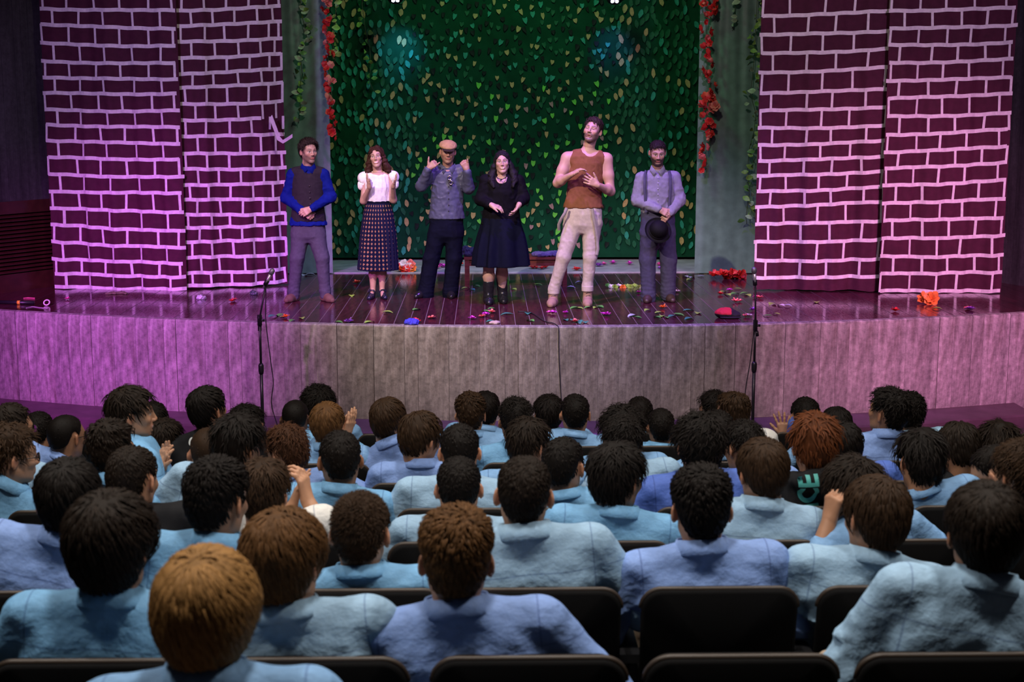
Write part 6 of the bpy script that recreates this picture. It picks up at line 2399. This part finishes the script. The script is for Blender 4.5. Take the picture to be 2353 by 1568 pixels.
def flower_mesh(n, r, petals, seed, lift=0.5):
    rs = random.Random(seed)
    b = MB()
    for ring in range(2):
        for k in range(n):
            a = 2 * math.pi * (k + 0.5 * ring) / n + rs.uniform(-0.15, 0.15)
            ca, sa = math.cos(a), math.sin(a)
            L_ = r * (1 - 0.35 * ring) * rs.uniform(0.85, 1.1)
            w = L_ * petals
            up = lift * (0.5 + ring * 0.9) * rs.uniform(0.7, 1.3)
            pts = []
            for (t, ww, hz) in ((0.08, 0.15, 0.05), (0.45, 0.9, 0.55), (0.75, 1.0, 0.85), (1.0, 0.25, 0.9)):
                for s_ in (-1, 0, 1):
                    x, y = L_ * t, s_ * ww * w * 0.5
                    pts.append((x * ca - y * sa, x * sa + y * ca, L_ * up * hz + abs(s_) * 0.12 * L_ + 0.002))
            b.add(pts, [(i * 3 + j, i * 3 + j + 1, i * 3 + j + 4, i * 3 + j + 3) for i in range(3) for j in range(2)])
    return b.mesh('flower', True)


def fallen_leaf_mesh(L_, w, seed):
    rs = random.Random(seed)
    P = []
    for i in range(6):
        t = i / 5
        ww = w * math.sin(math.pi * min(max(t, 0.04), 0.97)) ** 0.8
        z = 0.22 * L_ * rs.uniform(0.5, 1.0) * t * (1 - t) * 2 + 0.002
        P.append([((t - 0.5) * L_, s_ * ww / 2, z + (0.12 * ww if s_ else 0.0)) for s_ in (-1, 0, 1)])
    b = MB()
    b.grid(np.array(P))
    return b.mesh('leaf', True)


fl_me = [flower_mesh(6, 0.046, 0.85, s, 0.9) for s in range(3)]
bigfl_me = [flower_mesh(7, 0.085, 0.75, s + 10, 0.9) for s in range(3)]
lf_me = [fallen_leaf_mesh(0.105, 0.068, s) for s in range(4)]
scr = random.Random(77)


def drop(me_list, px, py, mat, name, label, cat, group, z=STAGE, s=1.0, lean=None):
    q = onz(px, py, z)
    o = obj(name, scr.choice(me_list), None, None, (q[0], q[1], z + 0.001), (0 if lean is None else lean, scr.uniform(-0.1, 0.1), scr.uniform(0, 6.28)), label, cat, group)
    if not o.data.materials:
        o.data.materials.append(mat)
    o.material_slots[0].link = 'OBJECT'
    o.material_slots[0].material = mat
    o.scale = (s * scr.uniform(0.85, 1.2), s * scr.uniform(0.85, 1.2), s)
    return o


for (px, py, c) in ((645, 726, 'green'), (628, 729, 'teal'), (597, 727, 'green'), (652, 730, 'lime'), (671, 738, 'green'), (693, 733, 'lime'), (778, 742, 'green'), (849, 742, 'lime'), (808, 681, 'lime'), (890, 719, 'lime'), (957, 713, 'green'),
                    (1118, 717, 'green'), (1130, 711, 'green'), (1128, 740, 'teal'), (1213, 722, 'teal'), (1219, 739, 'green'), (1165, 724, 'teal'), (1320, 709, 'green'), (1330, 710, 'lime'), (1352, 709, 'green'), (1368, 708, 'lime'), (1376, 707, 'green'),
                    (1300, 737, 'teal'), (1318, 738, 'teal'), (1330, 741, 'teal'), (1345, 742, 'teal'), (1488, 714, 'lime'), (1453, 727, 'silver'), (1466, 731, 'green'), (1510, 730, 'green'), (1522, 728, 'lime'), (1533, 731, 'green'), (1545, 729, 'teal'),
                    (1558, 725, 'green'), (1582, 715, 'teal'), (1604, 721, 'lime'), (1515, 720, 'lime'), (1584, 734, 'teal'), (1662, 672, 'lime'), (1672, 679, 'lime'), (1695, 665, 'lime'), (1688, 677, 'green'), (1712, 676, 'green'), (1718, 680, 'lime'),
                    (1680, 727, 'silver'), (1763, 727, 'green'), (1784, 723, 'lime'), (1775, 700, 'lime'), (1795, 703, 'white'), (1810, 704, 'silver'), (1876, 696, 'lime'), (2153, 711, 'lime'), (1095, 659, 'green'), (1085, 667, 'teal'), (1070, 664, 'lime'),
                    (1180, 666, 'lime'), (1235, 656, 'green'), (1590, 639, 'silver'), (1575, 637, 'silver'), (1610, 636, 'silver'), (1585, 644, 'lime'), (700, 634, 'silver'), (712, 632, 'silver'), (1330, 650, 'silver'), (1312, 662, 'silver')):
    sil = c in ('silver', 'white')
    mt = LM.get(c) or FM[c]
    drop(lf_me, px, py, mt, 'paper_scrap' if sil else 'fallen_leaf', 'pale scrap lying on the stage floor' if sil else {'green': 'mid green leaf fallen on the stage planks', 'lime': 'yellow-green leaf fallen on the stage planks', 'teal': 'blue-green leaf fallen on the stage planks'}[c],
         'scrap' if sil else 'leaf', 'pale scraps on the stage floor' if sil else {'green': 'mid green fallen leaves', 'lime': 'yellow-green fallen leaves', 'teal': 'blue-green fallen leaves'}[c], s=scr.uniform(0.8, 1.15))
for (px, py, c) in ((820, 652, 'orange'), (657, 731, 'orange'), (538, 692, 'coral'), (533, 694, 'red'), (155, 689, 'pink'), (955, 742, 'red'), (992, 733, 'coral'), (801, 743, 'purple'), (1085, 735, 'magenta'), (1130, 720, 'coral'), (1262, 721, 'pink'), (1270, 722, 'magenta'),
                    (1299, 721, 'magenta'), (1392, 726, 'magenta'), (1468, 674, 'pink'), (1557, 672, 'white'), (1523, 709, 'orange'), (1321, 742, 'coral'), (1690, 695, 'coral'), (1700, 694, 'coral'), (1655, 678, 'red'), (1677, 669, 'magenta'), (1713, 729, 'coral'), (1720, 729, 'white'),
                    (1736, 686, 'pink'), (1745, 687, 'coral'), (2057, 716, 'red'), (2225, 711, 'coral'), (2230, 713, 'purple'), (1730, 715, 'purple'), (1117, 726, 'magenta'), (1108, 730, 'coral')):
    drop(fl_me, px, py, FM[c], 'fallen_flower', 'small %s artificial flower fallen on the stage planks' % c, 'flower', 'small %s fallen flowers' % c, s=scr.uniform(0.7, 1.1))
for (px, py, c, s_) in ((1375, 613, 'purple', 1.2), (1387, 609, 'pink', 0.9), (1408, 607, 'magenta', 1.1), (1447, 609, 'magenta', 1.1), (1514, 611, 'pink', 1.0), (1516, 619, 'purple', 0.9), (1012, 613, 'magenta', 1.2), (1005, 618, 'pink', 1.1), (1019, 615, 'magenta', 1.0), (1325, 622, 'red', 1.2),
                        (1056, 611, 'red', 1.3), (1224, 618, 'red', 1.2), (1232, 618, 'red', 1.0), (1254, 617, 'red', 1.2), (1245, 619, 'red', 1.0)):
    drop(fl_me, px, py, FM[c], 'fallen_blossom', '%s artificial blossom lying along the foot of the leafy backdrop' % c, 'flower', '%s blossoms at the back of the stage' % c, z=STAGE + 0.013, s=s_)
# bouquets
q = onz(933, 624, STAGE + 0.013)
bq = empty('bouquet', (q[0], q[1], q[2]), 'red and white flower bouquet lying on the pale floor strip', 'bouquet')
for (dx, dy, dz, c) in ((-0.07, 0, 0.04, 'red'), (-0.03, 0.02, 0.08, 'white'), (0.02, 0, 0.05, 'white'), (0.06, 0.01, 0.08, 'coral'), (0.08, 0, 0.03, 'orange'), (0.0, -0.02, 0.02, 'red'), (-0.05, -0.03, 0.01, 'orange')):
    o = obj('blossom', bigfl_me[scr.randrange(3)], None, bq, (dx, dy, dz), (scr.uniform(0.3, 1.2), scr.uniform(-0.4, 0.4), 0))
    if not o.data.materials:
        o.data.materials.append(FM[c])
    o.material_slots[0].link = 'OBJECT'
    o.material_slots[0].material = FM[c]
    o.scale = (0.75, 0.75, 0.75)
for k in range(5):
    o = obj('leaf', lf_me[k % 4], None, bq, (scr.uniform(-0.1, 0.1), scr.uniform(-0.03, 0.03), 0.005), (0, 0, scr.uniform(0, 6.28)))
    o.material_slots[0].link = 'OBJECT'
    o.material_slots[0].material = LM['green']


def cluster(name, label, cat, spots, c, me_list, mat, lift=0.0, sc_=1.0, hang=None):
    q0 = onz(*c, STAGE) if hang is None else ony(*c, hang)
    root = empty(name, tuple(q0), label, cat)
    for (px, py, dz) in spots:
        q = ony(px, py, q0[1] + scr.uniform(-0.06, 0.06))
        o = obj('blossom', scr.choice(me_list), None, root, (q[0] - q0[0], q[1] - q0[1], max(q[2] - STAGE - 0.02, 0.002) if hang is None else q[2] - q0[2]), (scr.uniform(0.2, 1.3), scr.uniform(-0.5, 0.5), scr.uniform(-0.6, 0.6)))
        mt = mat if not isinstance(mat, list) else scr.choice(mat)
        if not o.data.materials:
            o.data.materials.append(mt)
        o.material_slots[0].link = 'OBJECT'
        o.material_slots[0].material = mt
        o.scale = (sc_,) * 3
    return root


cluster('flower_cluster', 'heap of red artificial flowers at the foot of the green drape', 'flowers', [(1640, 632, 0), (1662, 630, 0), (1672, 632, 0), (1682, 629, 0), (1692, 634, 0), (1700, 631, 0), (1678, 637, 0)], (1678, 640), bigfl_me, FM['red'], sc_=0.95)
cluster('flower_garland', 'orange and green flower garland lying across the stage planks', 'garland', [(1395 + 9 * i, 655 + (i % 3) * 3 + i * 0.3, 0) for i in range(9)], (1430, 661), fl_me, [FM['orange'], LM['green'], LM['lime'], FM['white']], sc_=0.8)
o = cluster('lily_flower', 'large orange artificial lily lying before the brick curtain', 'flower', [(2125, 690, 0), (2140, 686, 0)], (2128, 697), bigfl_me, FM['orange'], sc_=1.1)
# red and black cap
q = onz(1671, 730, STAGE)
S = SDF(0.006)
S.el((-0.01, 0, 0.045), (0.115, 0.105, 0.055), None, 0.02)
S.el((0.05, -0.01, 0.03), (0.085, 0.09, 0.032), None, 0.02)
V, F = S.mesh(lambda Q: wrinkles(Q, 0.006, 18, 5), clip=lambda X, Y, Z: 0.001 - Z)
n_ = vnoise(V, 9, 3) * 0.02
Ccap = np.where(((V[:, 0] + n_ < 0.02) & (V[:, 2] > 0.045))[:, None], np.array([0.55, 0.02, 0.04]), np.array([0.010, 0.008, 0.014]))
cap = obj('cap', mesh_np('cap', V, F, True, Ccap), mk('red_black_wool', (0.1, 0.01, 0.02), 0.85, attr='col'), None, tuple(q), label='red and black cap lying on the stage edge beside the microphone stand', cat='cap')
S = SDF(0.006)
S.el((0.02, -0.075, 0.014), (0.11, 0.05, 0.012), None, 0.02)
V, F = S.mesh()
obj('cap_band', mesh_np('cap_band', V, F, True), mk('black_wool', (0.010, 0.008, 0.014), 0.85), cap)
q = onz(947, 746, STAGE)
crumple('cloth', tuple(q), (0.075, 0.04, 0.055), (0.04, 0.04, 0.55), 9, 'small royal blue crumpled cloth near the stage edge', 'cloth')
q = onz(1132, 744, STAGE)
crumple('paper_scrap', tuple(q), (0.07, 0.03, 0.02), (0.40, 0.30, 0.28), 10, 'pinkish crumpled paper near the stage edge before the black boots', 'scrap')
q = onz(462, 688, STAGE)
crumple('paper_scrap', tuple(q), (0.045, 0.03, 0.035), (0.50, 0.50, 0.56), 11, 'crumpled silver wrapper before the torn brick curtain', 'scrap', h=0.005, rough=0.3)
q = onz(586, 678, STAGE)
crumple('paper_scrap', tuple(q), (0.05, 0.03, 0.035), (0.05, 0.07, 0.08), 12, 'dark crumpled wrapper before the torn brick curtain', 'scrap', h=0.005, rough=0.3)
q = onz(270, 676, STAGE)
crumple('cloth', tuple(q), (0.14, 0.03, 0.02), (0.14, 0.11, 0.07), 13, 'brown netting crumpled at the foot of the outermost brick curtain', 'netting', h=0.006)
# tools at the far end of the stage: torch, strap, tape roll
q = onz(40, 700, STAGE)
b = MB()
b.tube([(-0.32, 0.06, 0.02), (-0.02, 0.01, 0.02), (0.18, -0.01, 0.02)], 0.02, 10)
tor = obj('torch', b.mesh('torch', True), m_stand, None, tuple(q), label='black rod with yellow band lying at the far end of the stage', cat='torch')
b = MB()
b.tube([(0.0, 0.006, 0.02), (0.03, 0.004, 0.02)], 0.0225, 10)
obj('yellow_band', b.mesh('band', True), mk('yellow_plastic', (0.75, 0.45, 0.03), 0.4), tor)
q = onz(107, 703, STAGE)
b = MB()
b.tube([(0.03 * math.cos(a), 0.01 + 0.018 * math.sin(a), 0.033 + 0.025 * math.sin(a)) for a in np.linspace(0, 2 * math.pi, 18)], 0.007, 8, False)
obj('tape_roll', b.mesh('tape_roll', True), m_tape, None, tuple(q), label='white tape roll lying at the far end of the stage', cat='tape roll')
cable('thin white cord trailing beside the tape roll on the stage', [onz(x, y, STAGE + 0.004) for x, y in ((60, 708), (75, 705), (90, 707), (100, 708), (110, 708))], mk('white_cord', (0.6, 0.5, 0.6), 0.5), 0.003)
cable('pink strap lying on the stage before the louvre screen', [onz(x, y, STAGE + 0.006) for x, y in ((54, 686), (65, 685), (80, 686))], mk('pink_strap', (0.6, 0.1, 0.2), 0.6), 0.008)

# ------------------------------------------------------------------ vines and garlands on the drapes
m_stem = mk('vine_stem', (0.05, 0.07, 0.03), 0.7)
vleaf = [fallen_leaf_mesh(0.095, 0.060, s + 20) for s in range(4)]
VM = {'bright': mk('vine_leaf_bright', (0.24, 0.42, 0.08), 0.45, var=(30, 0.7)), 'mid': mk('vine_leaf_mid', (0.12, 0.30, 0.07), 0.45, var=(30, 0.7)), 'pale': mk('vine_leaf_pale', (0.40, 0.55, 0.35), 0.45, var=(30, 0.7))}


def vine(name, label, cat, path, spread, n, y, meshes, mats, part_name, size=(0.7, 1.15), upright=True, seed=0):
    rs = random.Random(seed)
    pts = [ony(px, py, y) for px, py in path]
    o0 = pts[0]
    root = empty(name, tuple(o0), label, cat)
    b = MB()
    b.tube([p - o0 for p in pts], 0.004, 6)
    obj('stem', b.mesh('stem', True), m_stem, root)
    P = np.array(path, float)
    seg = np.concatenate([[0], np.cumsum(np.linalg.norm(np.diff(P, axis=0), axis=1))])
    for k in range(n):
        s = seg[-1] * ((k + rs.random()) / n)
        px, py = np.interp(s, seg, P[:, 0]) + rs.uniform(-1, 1) * spread, np.interp(s, seg, P[:, 1])
        q = ony(px, py, y - rs.uniform(0.0, 0.05))
        o = obj(part_name, rs.choice(meshes), None, root, tuple(q - o0), (rs.uniform(0.9, 1.9), rs.uniform(-0.5, 0.5), rs.uniform(-3.1, 3.1)))
        mt = rs.choice(mats)
        if not o.data.materials:
            o.data.materials.append(mt)
        o.material_slots[0].link = 'OBJECT'
        o.material_slots[0].material = mt
        z = rs.uniform(*size)
        o.scale = (z, z, z)
    return root


vine('leafy_vine', 'leafy green vine hanging down the edge of the drape beside the brick curtain', 'vine', [(1742, -40), (1738, 40), (1735, 110), (1730, 170), (1724, 215), (1737, 260), (1733, 300), (1722, 340), (1718, 390), (1722, 440), (1714, 500), (1716, 515)], 15, 62, 17.52, vleaf, [VM['bright'], VM['mid'], VM['bright'], VM['pale']], 'leaf', seed=1)
vine('leafy_vine', 'short green vine hanging at the top of the drape behind the red garland', 'vine', [(1700, -40), (1690, 10), (1686, 55), (1682, 66)], 8, 8, 17.54, vleaf, [VM['bright'], VM['pale']], 'leaf', seed=2)
vine('leafy_vine', 'green vine hanging down the narrow drape above the person in the waistcoat', 'vine', [(688, -40), (692, 30), (700, 60), (706, 90), (690, 120), (694, 170), (688, 210), (690, 250), (686, 284)], 11, 40, 17.62, vleaf, [VM['bright'], VM['mid'], VM['pale']], 'leaf', seed=3)
vine('leafy_vine', 'yellow-green vine hanging beside the red garland at the backdrop edge', 'vine', [(770, -40), (772, 20), (768, 60), (764, 100), (772, 130), (768, 148)], 9, 22, 17.66, vleaf, [VM['bright']], 'leaf', seed=4)
vine('leafy_vine', 'yellow-green vine hanging loosely over the leafy backdrop', 'vine', [(836, -40), (832, 10), (840, 70), (850, 110), (852, 150), (848, 185), (860, 212)], 12, 20, 18.95, vleaf, [VM['bright'], VM['mid']], 'leaf', seed=5)
vine('flower_garland', 'red flower garland hanging between the narrow drape and the backdrop', 'garland', [(752, -40), (750, 40), (752, 100), (755, 150), (760, 190), (764, 240), (766, 290), (770, 318)], 8, 44, 17.60, fl_me, [FM['red'], FM['red'], FM['coral']], 'blossom', (0.8, 1.2), seed=6)
vine('flower_garland', 'long red flower garland hanging down the grey-green drape', 'garland', [(1622, -40), (1622, 60), (1626, 120), (1624, 170), (1634, 200), (1626, 240), (1620, 262), (1632, 290), (1634, 320), (1622, 350), (1620, 392)], 9, 46, 17.52, fl_me, [FM['red'], FM['red'], FM['coral']], 'blossom', (0.8, 1.35), seed=7)
vine('flower_garland', 'short red flower garland at the top of the grey-green drape', 'garland', [(1642, -40), (1648, 15), (1640, 40)], 7, 9, 17.50, fl_me, [FM['red']], 'blossom', (0.9, 1.3), seed=8)
cluster('flower_cluster', 'bunch of large red flowers on the long red garland', 'flowers', [(1618, 243, 0), (1636, 238, 0), (1645, 246, 0), (1632, 250, 0), (1630, 222, 0), (1612, 248, 0)], (1630, 245), bigfl_me, [FM['red'], FM['coral']], sc_=0.8, hang=17.5)

# ------------------------------------------------------------------ LED stage lamps in front of the backdrop
m_lampbody = mk('black_lamp_body', (0.012, 0.012, 0.014), 0.4)


def led_lamp(label, px, py, col, beam, energy):
    q = ony(px, py, 18.3)
    root = empty('stage_lamp', tuple(q), label, 'lamp')
    d = np.array([0, -0.75, -0.66])
    d /= np.linalg.norm(d)
    u = np.array([1.0, 0, 0])
    w = np.cross(d, u)
    b = MB()
    b.tube([-d * 0.22, -d * 0.20, -d * 0.02, d * 0.0], [0.05, 0.10, 0.10, 0.105], 18)
    obj('housing', b.mesh('housing', True), m_lampbody, root)
    b = MB()
    b.tube([-d * 0.1 + u * 0.115, -d * 0.1 + u * 0.115 + np.array([0, 0, 0.22]), -d * 0.1 - u * 0.115 + np.array([0, 0, 0.22]), -d * 0.1 - u * 0.115], 0.010, 6)
    obj('yoke', b.mesh('yoke'), m_lampbody, root)
    b = MB()
    b.tube([-d * 0.1 + np.array([0, 0, 0.22]), -d * 0.1 + np.array([0, 0, 2.4])], 0.012, 6)
    obj('hanging_bar', b.mesh('hanging_bar'), m_lampbody, root)
    me = mk('lit_led_' + str(px), (1, 1, 1), emis=(col, 35))
    for k in range(7):
        a = 2 * math.pi * k / 6
        r_ = 0.0 if k == 6 else 0.055
        c = d * 0.004 + (u * math.cos(a) + w * math.sin(a)) * r_
        b = MB()
        ring = [c + 0.021 * (u * math.cos(t) + w * math.sin(t)) for t in np.linspace(0, 2 * math.pi, 13)[:-1]]
        b.add(ring + [p - d * 0.01 for p in ring], [tuple(range(12))] + [(i, (i + 1) % 12, 12 + (i + 1) % 12, 12 + i) for i in range(12)])
        obj('led', b.mesh('led'), me, root)
    l = spot('lamp_beam', tuple(q + np.array([0, 0.12, -0.22])), tuple(q + np.array([0.03, 0.80, -0.62])), beam, energy, 50, 1.0, 0.05)
    return root


led_lamp('blue-white LED stage lamp hanging before the yellow-green vine', 908, -6, (0.75, 0.8, 1.0), (0.08, 0.42, 1.0), 60)
led_lamp('violet-white LED stage lamp hanging above the tall person', 1413, -4, (0.62, 0.55, 1.0), (0.12, 0.18, 1.0), 32)
